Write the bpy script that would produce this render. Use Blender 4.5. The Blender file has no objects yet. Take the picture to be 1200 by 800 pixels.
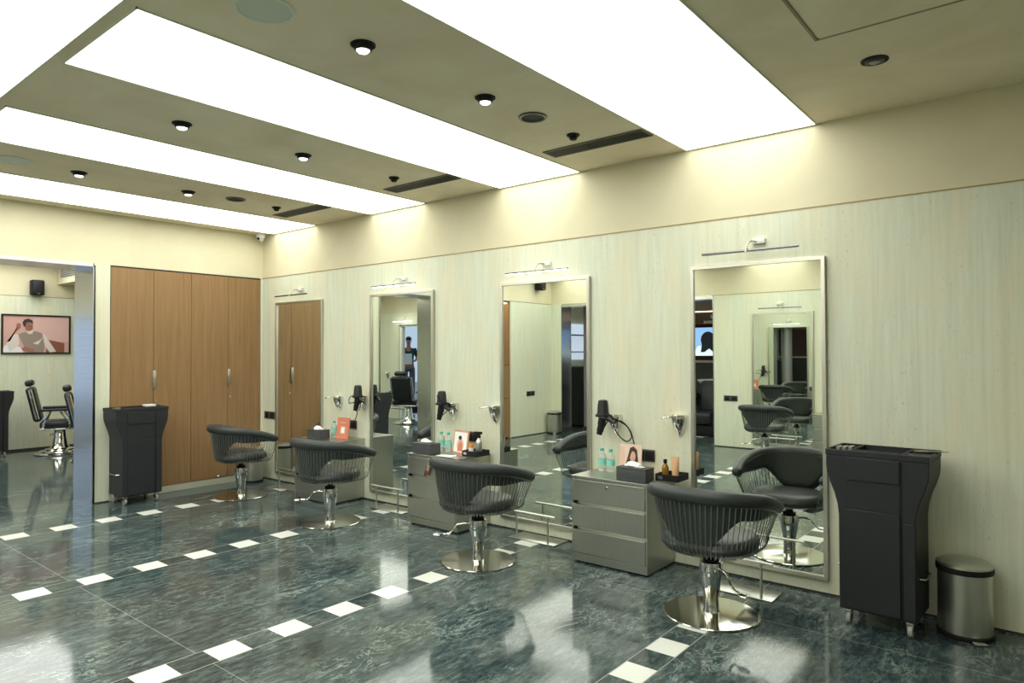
import bpy, bmesh, math, random
from mathutils import Vector, Matrix
random.seed(7)
PI = math.pi
sc = bpy.context.scene
col = sc.collection

# ------------------------------------------------------------------ camera, world, exposure, big lights
cam_d = bpy.data.cameras.new('camera')
cam_d.sensor_width = 36.0
cam_d.lens = 36.0 * 797.13 / 1200.0
cam_d.clip_start = 0.05
cam = bpy.data.objects.new('camera', cam_d)
col.objects.link(cam)
YAW, PIT, ROL = 0.6822, 0.0163, 0.0031
cam.matrix_world = (Matrix.Translation((0, -4.501, 1.5)) @ Matrix.Rotation(YAW, 4, 'Z')
                    @ Matrix.Rotation(PI / 2 + PIT, 4, 'X') @ Matrix.Rotation(-ROL, 4, 'Z'))
sc.camera = cam

w = bpy.data.worlds.new('daylight'); sc.world = w; w.use_nodes = True
w.node_tree.nodes['Background'].inputs[0].default_value = (0.52, 0.66, 0.88, 1)
w.node_tree.nodes['Background'].inputs[1].default_value = 1.05

vs = sc.view_settings
vs.view_transform = 'Standard'; vs.look = 'None'; vs.gamma = 1.0; vs.use_curve_mapping = False
vs.exposure = 0.0
sc.display_settings.display_device = 'sRGB'
PANEL = 4.6          # strength of the luminous ceiling panels
sc.cycles.max_bounces = 12; sc.cycles.glossy_bounces = 8; sc.cycles.diffuse_bounces = 5
sc.cycles.caustics_reflective = True
sc.cycles.sample_clamp_indirect = 6.0

# ------------------------------------------------------------------ materials
MATS = {}
def mat(name, color=(.5, .5, .5), rough=.5, metal=0., spec=.5, emit=0, emit_col=None, trans=0., ior=1.45, coat=0., aniso=0.):
    if name in MATS: return MATS[name]
    m = bpy.data.materials.new(name); m.use_nodes = True
    b = m.node_tree.nodes['Principled BSDF']
    b.inputs['Base Color'].default_value = (*color, 1)
    b.inputs['Roughness'].default_value = rough
    b.inputs['Metallic'].default_value = metal
    b.inputs['Specular IOR Level'].default_value = spec
    b.inputs['IOR'].default_value = ior
    b.inputs['Transmission Weight'].default_value = trans
    b.inputs['Coat Weight'].default_value = coat
    b.inputs['Anisotropic'].default_value = aniso
    if emit:
        b.inputs['Emission Color'].default_value = (*(emit_col or color), 1)
        b.inputs['Emission Strength'].default_value = emit
    MATS[name] = m
    return m

class NT:
    def __init__(s, m):
        s.t = m.node_tree; s.b = s.t.nodes['Principled BSDF']
    def n(s, typ, **kw):
        nd = s.t.nodes.new(typ)
        for k, v in kw.items():
            if k in nd.inputs: nd.inputs[k].default_value = v
            else: setattr(nd, k, v)
        return nd
    def l(s, a, b): s.t.links.new(a, b)
    def coords(s, scale=(1, 1, 1), rot=(0, 0, 0)):
        g = s.n('ShaderNodeTexCoord'); mp = s.n('ShaderNodeMapping')
        mp.inputs['Scale'].default_value = scale; mp.inputs['Rotation'].default_value = rot
        s.l(g.outputs['Object'], mp.inputs['Vector']); return mp.outputs['Vector']
    def noise(s, vec, scale=1., detail=4., rough=.5, dist=0.):
        nd = s.n('ShaderNodeTexNoise'); nd.inputs['Scale'].default_value = scale; nd.inputs['Detail'].default_value = detail
        nd.inputs['Roughness'].default_value = rough; nd.inputs['Distortion'].default_value = dist
        s.l(vec, nd.inputs['Vector']); return nd.outputs['Fac']
    def ramp(s, fac, stops):
        r = s.n('ShaderNodeValToRGB'); e = r.color_ramp.elements
        e[0].position = stops[0][0]; e[0].color = (*stops[0][1], 1)
        e[1].position = stops[-1][0]; e[1].color = (*stops[-1][1], 1)
        for p, c in stops[1:-1]:
            x = e.new(p); x.color = (*c, 1)
        s.l(fac, r.inputs['Fac']); return r.outputs['Color']
    def mix(s, fac, a, b, mode='MIX'):
        m = s.n('ShaderNodeMix'); m.data_type = 'RGBA'; m.blend_type = mode
        if isinstance(fac, float): m.inputs[0].default_value = fac
        else: s.l(fac, m.inputs[0])
        for i, v in ((6, a), (7, b)):
            if isinstance(v, tuple): m.inputs[i].default_value = (*v, 1)
            else: s.l(v, m.inputs[i])
        return m.outputs[2]
    def color(s, c): s.l(c, s.b.inputs['Base Color'])
    def bump(s, fac, strength=.1, dist=.01):
        b = s.n('ShaderNodeBump'); b.inputs['Strength'].default_value = strength; b.inputs['Distance'].default_value = dist
        s.l(fac, b.inputs['Height']); s.l(b.outputs['Normal'], s.b.inputs['Normal'])

def grain_wall():
    m = mat('travertine', rough=.55, spec=.3); t = NT(m)
    f = t.noise(t.coords((26, 26, 1.3)), 1.5, 6, .65, .35)
    base = t.ramp(f, [(.28, (.56, .595, .46)), (.5, (.63, .665, .53)), (.72, (.68, .715, .585))])
    f2 = t.noise(t.coords((2.4, 2.4, .9)), 1.4, 4, .6, .5)
    base = t.mix(t.ramp(f2, [(.42, (0, 0, 0)), (.75, (.8, .8, .8))]), base, (.69, .64, .45))
    f4 = t.noise(t.coords((9, 9, .35)), 1.2, 3, .5)
    base = t.mix(t.ramp(f4, [(.55, (0, 0, 0)), (.72, (.45, .45, .45))]), base, (.54, .55, .42))
    f3 = t.noise(t.coords((75, 75, 26)), 1.3, 2, .5)
    fl = t.ramp(f3, [(.635, (0, 0, 0)), (.70, (.85, .85, .85))])
    fl = t.mix(1.0, fl, t.ramp(t.noise(t.coords((5, 5, 1.1)), 1.5, 3, .6), [(.47, (.05, .05, .05)), (.62, (1, 1, 1))]), 'MULTIPLY')
    t.color(t.mix(fl, base, (.40, .37, .24))); t.bump(f, .05, .003)
    return m
def plaster(name, c1, c2, sc_=1.2):
    m = mat(name, rough=.75, spec=.2); t = NT(m)
    f = t.noise(t.coords((1, 1, 1)), sc_, 6, .6, .6)
    t.color(t.ramp(f, [(.3, c1), (.7, c2)])); t.bump(f, .05, .004); return m
def wood():
    m = mat('oak_veneer', rough=.42, spec=.35); t = NT(m)
    f = t.noise(t.coords((26, 26, .7)), 1.4, 8, .65, .4)
    f2 = t.noise(t.coords((120, 120, 2.2)), 1.5, 3, .5)
    c = t.ramp(f, [(.25, (.215, .125, .052)), (.5, (.275, .165, .074)), (.75, (.33, .205, .098))])
    t.color(t.mix(t.ramp(f2, [(.45, (0, 0, 0)), (.8, (.5, .5, .5))]), c, (.17, .09, .04))); return m
def marble(name, k=1.0):
    m = mat(name, rough=.085, spec=.34); t = NT(m)
    v = t.coords((3.2, 1.0, 1), (0, 0, math.radians(-6)))
    f = t.noise(v, 7.5, 12, .82, .3)
    c = t.ramp(f, [(.36, (.018 * k, .031 * k, .035 * k)), (.47, (.040 * k, .061 * k, .064 * k)), (.54, (.070 * k, .099 * k, .098 * k)), (.68, (.17 * k, .22 * k, .205 * k))])
    fb_ = t.noise(t.coords((1.5, .6, 1), (0, 0, .2)), 1.6, 4, .6, .6)
    c = t.mix(1.0, c, t.ramp(fb_, [(.32, (.55, .60, .62)), (.68, (1.35, 1.3, 1.25))]), 'MULTIPLY')
    f2 = t.noise(t.coords((1.8, .8, 1), (0, 0, math.radians(18))), 4.5, 10, .70, .9)
    ve = t.ramp(f2, [(.485, (0, 0, 0)), (.50, (.8, .8, .8)), (.515, (0, 0, 0))])
    fm = t.noise(t.coords((.9, .9, 1)), 2.2, 4, .6)
    ve = t.mix(1.0, ve, t.ramp(fm, [(.46, (0, 0, 0)), (.60, (1, 1, 1))]), 'MULTIPLY')
    c = t.mix(ve, c, (.36, .45, .41))
    f3 = t.noise(t.coords((1.2, .5, 1)), .9, 3, .5)
    c = t.mix(t.ramp(f3, [(.5, (0, 0, 0)), (.70, (.32, .32, .32))]), c, (.072, .064, .056))
    t.color(c); return m
def brushed(name, c=(.55, .55, .50), rough=.3, vert=True):
    m = mat(name, c, rough, 1.0); t = NT(m)
    f = t.noise(t.coords((140, 140, 1.2) if vert else (1.5, 1.5, 160)), 1.5, 3, .5)
    mr = t.n('ShaderNodeMapRange'); mr.inputs['To Min'].default_value = rough - .07; mr.inputs['To Max'].default_value = rough + .1
    t.l(f, mr.inputs['Value']); t.l(mr.outputs[0], t.b.inputs['Roughness'])
    t.color(t.ramp(f, [(.3, tuple(x * .88 for x in c)), (.7, c)])); return m
def leather(name, c):
    m = mat(name, c, .42, 0, .45); t = NT(m)
    f = t.noise(t.coords((1, 1, 1)), 240, 2, .5); t.bump(f, .12, .001)
    return m

TRAV = grain_wall()
CREAM = plaster('cream_plaster', (.62, .575, .40), (.69, .645, .465))
CEIL = plaster('taupe_plaster', (.76, .665, .48), (.90, .82, .64), 1.6)
WOOD = wood()
MARB = marble('green_marble'); MARB2 = marble('green_marble_strip', .9)
WHITE_TILE = mat('white_marble', (.74, .76, .70), .1)
GROUT = mat('pale_joint', (.22, .245, .22), .4)
STEEL = brushed('brushed_steel', (.56, .57, .51), .36)
STEEL_H = brushed('brushed_steel_level', (.52, .53, .48), .30, False)
PORTAL = brushed('portal_steel', (.66, .67, .67), .2, False)
CHROME = mat('chrome', (.72, .72, .70), .06, 1.0)
SATIN = mat('satin_metal', (.60, .59, .52), .36, 1.0)
DISC = mat('polished_disc', (.50, .50, .46), .09, 1.0)
MIRROR = mat('mirror_silver', (.83, .87, .81), .0, 1.0)
LEATHER = leather('grey_leather', (.036, .042, .041))
BLACKL = leather('black_leather', (.014, .016, .020))
PLAST = mat('charcoal_plastic', (.022, .024, .027), .48, 0, .35)
PLAST2 = mat('dark_plastic', (.010, .011, .013), .5, 0, .35)
BLACK = mat('black_matt', (.012, .012, .012), .6, 0, .25)
DARKGREY = mat('dark_grey_plate', (.045, .047, .045), .45)
BOXGREY = mat('grey_box_leather', (.055, .060, .062), .5)
WHITEP = mat('white_plastic', (.75, .75, .70), .4)
PAPER = mat('white_paper', (.82, .82, .78), .8)
GREYW = mat('grille_grey', (.72, .75, .64), .6)
LIGHT = mat('panel_light', (.9, .9, .9), .5, emit=PANEL, emit_col=(1.0, 1.0, .93))
LAMPON = mat('lamp_lit', (1, 1, 1), .5, emit=26, emit_col=(1, 1, .94))
LAMPOFF = mat('lamp_unlit', (.30, .30, .28), .4)
DARKBAR = mat('dark_chrome', (.20, .20, .20), .25, 1.0)
SPOT = mat('spot_lit', (1, 1, 1), .5, emit=4.0, emit_col=(.97, .98, 1))
TRIM = mat('bronze_line', (.32, .24, .10), .5, .2)
SKIN = mat('skin', (.36, .19, .12), .5)
SKIN2 = mat('light_skin', (.60, .36, .27), .6)
HAIR = mat('black_hair', (.012, .009, .008), .5)

# ------------------------------------------------------------------ mesh builder
class MB:
    def __init__(s): s.b = bmesh.new(); s.mi = 0
    def _v(s, vs_): return [s.b.verts.new(v) for v in vs_]
    def _f(s, vs_):
        try:
            f = s.b.faces.new(vs_); f.material_index = s.mi; f.smooth = True; return f
        except ValueError: return None
    def box(s, x0, x1, y0, y1, z0, z1, M=None, mi=None):
        if mi is not None: s.mi = mi
        P = [(x0, y0, z0), (x1, y0, z0), (x1, y1, z0), (x0, y1, z0), (x0, y0, z1), (x1, y0, z1), (x1, y1, z1), (x0, y1, z1)]
        if M: P = [M @ Vector(p) for p in P]
        v = s._v(P)
        for q in ((0, 3, 2, 1), (4, 5, 6, 7), (0, 1, 5, 4), (1, 2, 6, 5), (2, 3, 7, 6), (3, 0, 4, 7)): s._f([v[i] for i in q])
        return s
    def rbox(s, x0, x1, y0, y1, z0, z1, r=.01, M=None, seg=2):
        t = bmesh.new(); bmesh.ops.create_cube(t, size=1)
        for v in t.verts: v.co = Vector(((x0 + x1) / 2 + v.co.x * (x1 - x0), (y0 + y1) / 2 + v.co.y * (y1 - y0), (z0 + z1) / 2 + v.co.z * (z1 - z0)))
        bmesh.ops.bevel(t, geom=list(t.edges), offset=r, segments=seg, profile=.5, affect='EDGES')
        s.absorb(t, M); return s
    def absorb(s, t, M=None):
        mp = {}
        for v in t.verts: mp[v] = s.b.verts.new(M @ v.co if M else v.co)
        for f in t.faces: s._f([mp[v] for v in f.verts])
        t.free()
    def ring(s, c, n, r, seg, ux=None, ry=None):
        n = Vector(n).normalized()
        a = Vector(ux) if ux else n.orthogonal().normalized()
        a = (a - n * a.dot(n)).normalized(); b = n.cross(a)
        ry = ry if ry is not None else r
        return s._v([Vector(c) + a * r * math.cos(2 * PI * i / seg) + b * ry * math.sin(2 * PI * i / seg) for i in range(seg)])
    def bridge(s, A, B):
        k = len(A)
        for i in range(k): s._f([A[i], A[(i + 1) % k], B[(i + 1) % k], B[i]])
    def cyl(s, p0, p1, r0, r1=None, seg=16, caps=True):
        r1 = r0 if r1 is None else r1; n = Vector(p1) - Vector(p0)
        A = s.ring(p0, n, r0, seg); B = s.ring(p1, n, r1, seg); s.bridge(A, B)
        if caps: s._f(A[::-1]); s._f(B)
        return s
    def tube(s, pts, r, seg=8, closed=False, ry=None, up=(0, 0, 1)):
        pts = [Vector(p) for p in pts]; n = len(pts); R = []
        for i, p in enumerate(pts):
            if closed: d = pts[(i + 1) % n] - pts[i - 1]
            else: d = pts[min(i + 1, n - 1)] - pts[max(i - 1, 0)]
            rr = r[i] if isinstance(r, (list, tuple)) else r
            yy = (ry[i] if isinstance(ry, (list, tuple)) else ry) if ry is not None else None
            u = Vector(up)
            if abs(d.normalized().dot(u)) > .95: u = Vector((1, 0, 0)) if abs(d.normalized().x) < .9 else Vector((0, 1, 0))
            R.append(s.ring(p, d, rr, seg, u, yy))
        for i in range(n - 1): s.bridge(R[i], R[i + 1])
        if closed: s.bridge(R[-1], R[0])
        else: s._f(R[0][::-1]); s._f(R[-1])
        return s
    def lathe(s, prof, c=(0, 0, 0), seg=32, M=None, sx=1, sy=1, cap=True):
        R = []
        for r, z in prof:
            pts = [Vector((c[0] + sx * r * math.cos(2 * PI * i / seg), c[1] + sy * r * math.sin(2 * PI * i / seg), c[2] + z)) for i in range(seg)]
            if M: pts = [M @ p for p in pts]
            R.append(s._v(pts))
        for a, b in zip(R, R[1:]): s.bridge(a, b)
        if cap: s._f(R[0][::-1]); s._f(R[-1])
        return s
    def prism(s, poly, d0, d1, axis='Y', M=None):
        def P(a, b, d):
            p = {'Y': (a, d, b), 'X': (d, a, b), 'Z': (a, b, d)}[axis]
            return M @ Vector(p) if M else p
        A = s._v([P(a, b, d0) for a, b in poly]); B = s._v([P(a, b, d1) for a, b in poly])
        s.bridge(A, B); s._f(A[::-1]); s._f(B); return s
    def ball(s, c, r, seg=16, sx=1, sy=1, sz=1, M=None):
        n = seg // 2
        return s.lathe([(max(r * math.sin(PI * i / n), 1e-4), -sz * r * math.cos(PI * i / n)) for i in range(n + 1)], c, seg, M, sx, sy)

def link(name, me, mats, parent=None, loc=None):
    o = bpy.data.objects.new(name, me); col.objects.link(o)
    for m in (mats if isinstance(mats, (list, tuple)) else [mats]): me.materials.append(m)
    if parent: o.parent = parent
    if loc: o.location = loc
    return o
def ob(name, mb, mats, parent=None, loc=None, sharp=.6, bevel=0, label=None):
    bmesh.ops.remove_doubles(mb.b, verts=mb.b.verts, dist=1e-6)
    bmesh.ops.recalc_face_normals(mb.b, faces=mb.b.faces)
    me = bpy.data.meshes.new(name); mb.b.to_mesh(me); mb.b.free()
    me.set_sharp_from_angle(angle=sharp)
    o = link(name, me, mats, parent, loc)
    if bevel:
        b = o.modifiers.new('bevel', 'BEVEL'); b.width = bevel; b.segments = 2; b.limit_method = 'ANGLE'
    if label: o['label'] = label
    return o
def tag(o, label, cat, group=None):
    o['label'] = label; o['category'] = cat
    if group: o['group'] = group
    return o
def thing(name, label, cat, loc=(0, 0, 0), rz=0, group=None):
    o = bpy.data.objects.new(name, None); col.objects.link(o); o.empty_display_size = .1
    o.location = loc; o.rotation_euler = (0, 0, rz); return tag(o, label, cat, group)
def struct(name, mb, mats, bevel=0):
    o = ob(name, mb, mats, bevel=bevel); o['kind'] = 'structure'; return o
def dup(root, label, loc, rz=None):
    def cp(o, par):
        c = o.copy(); col.objects.link(c)
        if par: c.parent = par
        for ch in o.children: cp(ch, c)
        return c
    r = cp(root, None); r.location = loc; r['label'] = label
    if rz is not None: r.rotation_euler = (0, 0, rz)
    return r
def cut(o, mb):
    c = ob('cutter', mb, BLACK)
    m = o.modifiers.new('cut', 'BOOLEAN'); m.object = c; m.operation = 'DIFFERENCE'; m.solver = 'EXACT'
    dg = bpy.context.evaluated_depsgraph_get(); me = bpy.data.meshes.new_from_object(o.evaluated_get(dg))
    o.modifiers.remove(m); mats = list(o.data.materials); o.data = me
    if not len(me.materials):
        for x in mats: me.materials.append(x)
    me.set_sharp_from_angle(angle=.6)
    bpy.data.objects.remove(c)
def rotz(a, c=(0, 0, 0)): return Matrix.Translation(c) @ Matrix.Rotation(a, 4, 'Z')
def smooth(a, b, x):
    t = max(0, min(1, (x - a) / (b - a))); return t * t * (3 - 2 * t)
def cr(P, n=6):  # Catmull-Rom through points
    P = [Vector(p) for p in P]; Q = [P[0] * 2 - P[1]] + P + [P[-1] * 2 - P[-2]]; out = []
    for i in range(1, len(Q) - 2):
        for k in range(n):
            t = k / n; a, b, c, d = Q[i - 1], Q[i], Q[i + 1], Q[i + 2]
            out.append(.5 * ((2 * b) + (c - a) * t + (2 * a - 5 * b + 4 * c - d) * t * t + (3 * b - a - 3 * c + d) * t ** 3))
    out.append(P[-1]); return out
def ell(cx, cy, rx, ry, n=16, a0=0): return [(cx + rx * math.cos(2 * PI * i / n + a0), cy + ry * math.sin(2 * PI * i / n + a0)) for i in range(n)]
def flat(name, w_, h_, layers, parent, M, step=.0004):
    """a printed sheet in the local XZ plane facing -Y; each layer an outline in 0..1"""
    mb = MB(); mats = []
    for k, (poly, m) in enumerate(layers):
        if m not in mats: mats.append(m)
        mb.mi = mats.index(m)
        v = mb._v([M @ Vector(((a - .5) * w_, -k * step, b * h_)) for a, b in poly]); mb._f(v)
    me = bpy.data.meshes.new(name); mb.b.to_mesh(me); mb.b.free()
    return link(name, me, mats, parent)
SQ = [(0, 0), (1, 0), (1, 1), (0, 1)]

# ------------------------------------------------------------------ setting
XL, YF, XR, H, HT = -7.56, -6.03, 2.6, 2.928, 2.407
TH = .5                                    # thickness of the left wall (lined opening)
# floor: one mesh, slabs with strips of white squares running towards the mirror wall
rows = [(-6.825, -6.645), (-5.125, -4.95), (-3.395, -3.22), (-1.672, -1.505), (.05, .22), (1.77, 1.94)]
g = .003
xs = {-13.2, 2.7}; ys = {.7, -9.4}
for a, b in rows:
    for q in (a, b): xs.add(q - g); xs.add(q + g)
tiles = []
y = -.50 + 3 * .3555
while y > -9.2:
    tiles.append((y - .172, y)); y -= .3555
for a, b in tiles: ys.add(a); ys.add(b)
for j in (-.636, -2.84, -5.04, -7.24):
    ys.add(j - g * .45); ys.add(j + g * .45)
xs = sorted(xs); ys = sorted(q for q in ys if -9.4 <= q <= .7)
fb = MB(); V = {}
def fv(i, j):
    if (i, j) not in V: V[i, j] = fb.b.verts.new((xs[i], ys[j], 0))
    return V[i, j]
for i in range(len(xs) - 1):
    for j in range(len(ys) - 1):
        cx_, cy_ = (xs[i] + xs[i + 1]) / 2, (ys[j] + ys[j + 1]) / 2
        joint = any(abs(cx_ - q) < g for r in rows for q in r)
        strip = any(a < cx_ < b for a, b in rows)
        wt = any(a < cy_ < b for a, b in tiles)
        jy = any(abs(cy_ - q) < g * .45 for q in (-.636, -2.84, -5.04, -7.24))
        fb.mi = 2 if joint else (1 if wt else 3) if strip else (2 if jy else 0)
        fb._f([fv(i, j), fv(i + 1, j), fv(i + 1, j + 1), fv(i, j + 1)])
struct('floor', fb, [MARB, WHITE_TILE, GROUT, MARB2])
struct('floor_slab', MB().box(-13.2, 2.7, -9.4, .7, -.1, -.002), mat('screed', (.1, .1, .1), .9))

struct('ceiling', MB().box(-13.2, 2.7, -9.4, .7, H, H + .1), CEIL)
def wallbox(mb, x0, x1, y0, y1, z0=0, z1=None):
    """lower stone (slot 0) and upper plaster band (slot 1)"""
    if z1 is None: z1 = H
    if z0 < HT: mb.box(x0, x1, y0, y1, z0, min(HT, z1), mi=0)
    if z1 > HT: mb.box(x0, x1, y0, y1, max(HT, z0), z1, mi=1)
mb = MB(); wallbox(mb, XL - TH, XR, 0, .2); struct('wall_back', mb, [TRAV, CREAM])
mb = MB()
for a, b in ((-.024, 0), (-1.843, -1.701), (-3.92, -3.07), (YF, -4.806)): wallbox(mb, XL - TH, XL, a, b)
mb.box(XL - TH, XL, -1.701, -.024, HT, H, mi=1)
mb.box(XL - TH, XL, -3.07, -1.843, HT, H, mi=1)
mb.box(XL - TH, XL, -4.806, -3.92, HT, H, mi=1)
struct('wall_left', mb, [TRAV, CREAM])
mb = MB(); wallbox(mb, XL - TH, -7.33, YF - .3, YF); wallbox(mb, -4.36, XR, YF - .3, YF); mb.box(-7.33, -4.36, YF - .3, YF, HT, H, mi=1)
struct('wall_front', mb, [TRAV, CREAM])
mb = MB(); wallbox(mb, XR, XR + .1, YF, .2); struct('wall_right', mb, [TRAV, CREAM])
# barber room and wash room behind the openings
mb = MB(); wallbox(mb, -12.8, -12.6, -6.3, -4.9); wallbox(mb, -12.8, -12.6, -2.7, .7); mb.box(-12.8, -12.6, -4.9, -2.7, 2.14, HT, mi=0); mb.box(-12.8, -12.6, -4.9, -2.7, HT, H, mi=1); struct('wall_far_left', mb, [TRAV, CREAM])
mb = MB(); wallbox(mb, -12.6, XL - TH, .5, .7); struct('wall_far_back', mb, [TRAV, CREAM])
mb = MB(); wallbox(mb, -12.6, -11.86, -6.2, -6.0); wallbox(mb, -9.1, XL - TH, -6.2, -6.0); mb.box(-11.86, -9.1, -6.2, -6.0, 2.14, HT, mi=0); mb.box(-11.86, -9.1, -6.2, -6.0, HT, H, mi=1)
struct('wall_far_front', mb, [TRAV, CREAM])
mb = MB(); wallbox(mb, -8.3, -8.1, -9.2, -6.3); struct('wall_wash_left', mb, [TRAV, CREAM])
mb = MB(); wallbox(mb, -3.4, -3.2, -9.2, -6.33); struct('wall_wash_right', mb, [TRAV, CREAM])
BROWN = mat('brown_laminate', (.085, .040, .025), .4)
TAUPE = mat('taupe_panel', (.20, .175, .14), .6)
mb = MB(); mb.box(-8.1, -3.4, -9.2, -9.0, 0, 1.3, mi=0); mb.box(-8.1, -3.4, -9.2, -9.0, 1.3, 2.3, mi=1); mb.box(-8.1, -3.4, -9.2, -9.0, 2.3, H, mi=2)
struct('wall_wash_front', mb, [mat('dark_panel', (.05, .05, .05), .5), BROWN, TAUPE])
# bulkhead with grille in the barber room
struct('ceiling_bulkhead', MB().box(-12.6, XL - TH, -.62, .5, 2.62, H), CREAM)

# bronze trim line where stone meets plaster
struct('trim_1', MB().box(XL, XR, -.003, 0, HT - .004, HT + .004), TRIM)
struct('trim_2', MB().box(-4.36, XR, YF, YF + .003, HT - .004, HT + .004), TRIM)
struct('trim_3', MB().box(XL, XL + .003, YF, -4.806, HT - .004, HT + .004), TRIM)
struct('trim_4', MB().box(-12.6, -12.597, -6, .5, HT - .004, HT + .004), TRIM)
DARKLINE = mat('dark_line', (.03, .03, .025), .6)  # plain dark strip colour for the wall feet and wardrobe top
struct('baseboard_back', MB().box(XL, XR, -.004, 0, 0, .012), DARKLINE)
struct('baseboard_left', MB().box(XL, XL + .004, YF, -4.806, 0, .014).box(XL, XL + .004, -1.843, -1.701, 0, .012), DARKLINE)
struct('baseboard_front', MB().box(-4.36, XR, YF, YF + .004, 0, .014).box(XL, -7.33, YF, YF + .004, 0, .014), DARKLINE)
struct('baseboard_far', MB().box(-12.6, -12.59, -6, -4.9, 0, .03).box(-12.6, -12.59, -2.7, .5, 0, .03), DARKLINE)
# steel portal linings of the openings
mb = MB()
mb.box(XL - TH - .012, XL + .012, -1.855, -1.843, 0, 2.387); mb.box(XL - TH - .012, XL + .012, -3.07, -3.058, 0, 2.387)
mb.box(XL - TH - .012, XL + .012, -3.058, -1.855, 2.375, HT); mb.box(XL, XL + .012, -1.862, -1.838, 0, HT)
struct('trim_5', mb, PORTAL)
mb = MB()
mb.box(-7.33, -7.318, YF - .31, YF + .012, 0, 2.387); mb.box(-4.372, -4.36, YF - .31, YF + .012, 0, 2.387); mb.box(-7.318, -4.372, YF - .31, YF + .012, 2.35, HT)
struct('trim_6', mb, PORTAL)
# glazed front of the barber room: slim frame
mb = MB()
for x in (-11.86, -10.98, -9.14): mb.box(x, x + .04, -6.12, -6.06, 0, 2.14)
mb.box(-11.86, -9.1, -6.12, -6.06, 2.10, 2.14)
fr = ob('window_1', mb, WHITEP); fr['kind'] = 'structure'
mb = MB()
for y in (-4.9, -3.82, -2.74): mb.box(-12.72, -12.66, y, y + .04, 0, 2.14)
mb.box(-12.72, -12.66, -4.9, -2.7, 2.10, 2.14)
fr = ob('added_window', mb, WHITEP); fr['kind'] = 'structure'  # unseen window, added so the steel jamb mirrors blue daylight
struct('floor_outside', MB().box(-24, -13.3, -18, -1, -.1, .12).box(-13.3, -4, -18, -9.45, -.1, .12), mat('pavement', (.35, .36, .37), .8))

# ------------------------------------------------------------------ luminous ceiling panels
def panel(x0, x1, y0, y1, label):
    t = thing('ceiling_light_panel', label, 'light panel', ((x0 + x1) / 2, (y0 + y1) / 2, H), 0, 'luminous ceiling panels')
    a, b = (x1 - x0) / 2, (y1 - y0) / 2
    ob('diffuser', MB().box(-a + .006, a - .006, -b + .006, b - .006, -.006, -.001), LIGHT, t)
    f = MB(); f.box(-a, a, -b, -b + .006, -.009, 0); f.box(-a, a, b - .006, b, -.009, 0); f.box(-a, -a + .006, -b, b, -.009, 0); f.box(a - .006, a, -b, b, -.009, 0)
    ob('edge_frame', f, GREYW, t)
PX = [(-2.057, -1.186), (-3.779, -2.944), (-5.506, -4.70), (-7.30, -6.448)]
for (a, b), l in zip(PX, ['wide glowing ceiling panel nearest the right, above the large mirror and the stool beside the black trolley',
                          'glowing ceiling panel second from the right, ending above the second mirror',
                          'glowing ceiling panel third from the right, ending above the third mirror',
                          'glowing ceiling panel nearest the wooden wardrobe']):
    panel(a, b, -3.32, -.012, l)
panel(-7.45, .4, -4.40, -3.375, 'long glowing panel crossing the ceiling at the upper left corner of the photo')
for (a, b), l in zip(PX, ['short glowing panel reflected above the opposite mirror, second from right end', 'short glowing panel over the opposite wall mirror seen in the large mirror',
                          'short glowing panel over the wash room opening, reflected', 'short glowing panel by the far corner opposite the wardrobe, reflected']):
    panel(a, b, YF + .012, -4.45, l)
panel(-12.35, -8.6, -2.2, -.75, 'glowing ceiling panel of the barber room mirrored in the floor at lower left')
panel(-12.0, -8.6, -5.2, -3.4, 'unseen glowing panel added to brighten the barber room, on the window side')  # unseen panel, added to brighten the barber room
panel(-7.2, -5.2, -7.6, -7.2, 'unseen glowing panel added to light the wash room behind the far opening')  # unseen panel, put in to light the wash room

# ------------------------------------------------------------------ ceiling fittings
def ring_prof(r0, r1, z): return [(r0, 0), (r0, -z * .6), (r0 - .004, -z), (r1, -z), (r1, 0)]
dl = thing('ceiling_downlight', '', 'downlight', (0, 0, H), 0, 'recessed ceiling spotlights')
ob('trim_ring', MB().lathe([(.058, -.0005), (.058, -.005), (.050, -.008), (.046, -.002), (.046, -.0005)], cap=False), BLACK, dl)
ob('housing', MB().lathe([(.045, -.0005), (.045, -.012), (.040, -.026), (.034, -.030), (.034, -.0005)], cap=False), BLACK, dl)
ob('bulb', MB().lathe([(.030, -.004), (.031, -.028), (.024, -.036), (.002, -.038)]), SPOT, dl)
DL = [(-2.505, -2.505, 'lit round spotlight at the top, nearest the pale ceiling speaker'), (-2.50, -1.655, 'lit round spotlight beside the black ceiling speaker, right of the second glowing panel'),
      (-4.235, -2.53, 'left lit spotlight between the second and third glowing panels'), (-4.24, -1.66, 'right lit spotlight between the second and third glowing panels'),
      (-6.0, -2.51, 'left lit spotlight between the third and fourth glowing panels'), (-5.98, -1.66, 'right lit spotlight between the third and fourth glowing panels, next to the far black speaker')]
dl.location = (DL[0][0], DL[0][1], H); dl['label'] = DL[0][2]
for x, y, l in DL[1:]: dup(dl, l, (x, y, H))
t = thing('ceiling_downlight', 'unlit black round spotlight on the bare ceiling at upper right', 'downlight', (-.705, -.806, H))
ob('trim_ring', MB().lathe([(.062, -.0005), (.062, -.005), (.050, -.008), (.046, -.002), (.046, -.0005)], cap=False), BLACK, t)
ob('reflector', MB().lathe([(.045, -.0005), (.045, -.010), (.030, -.016), (.030, -.0005)], cap=False), DARKGREY, t)
ob('bulb', MB().lathe([(.028, -.001), (.028, -.012), (.018, -.017), (.002, -.018)]), LAMPOFF, t)
sp = thing('ceiling_speaker', 'large round pale ceiling speaker at the very top of the photo', 'speaker', (-2.555, -2.975, H), 0, 'pale ceiling speakers')
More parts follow.
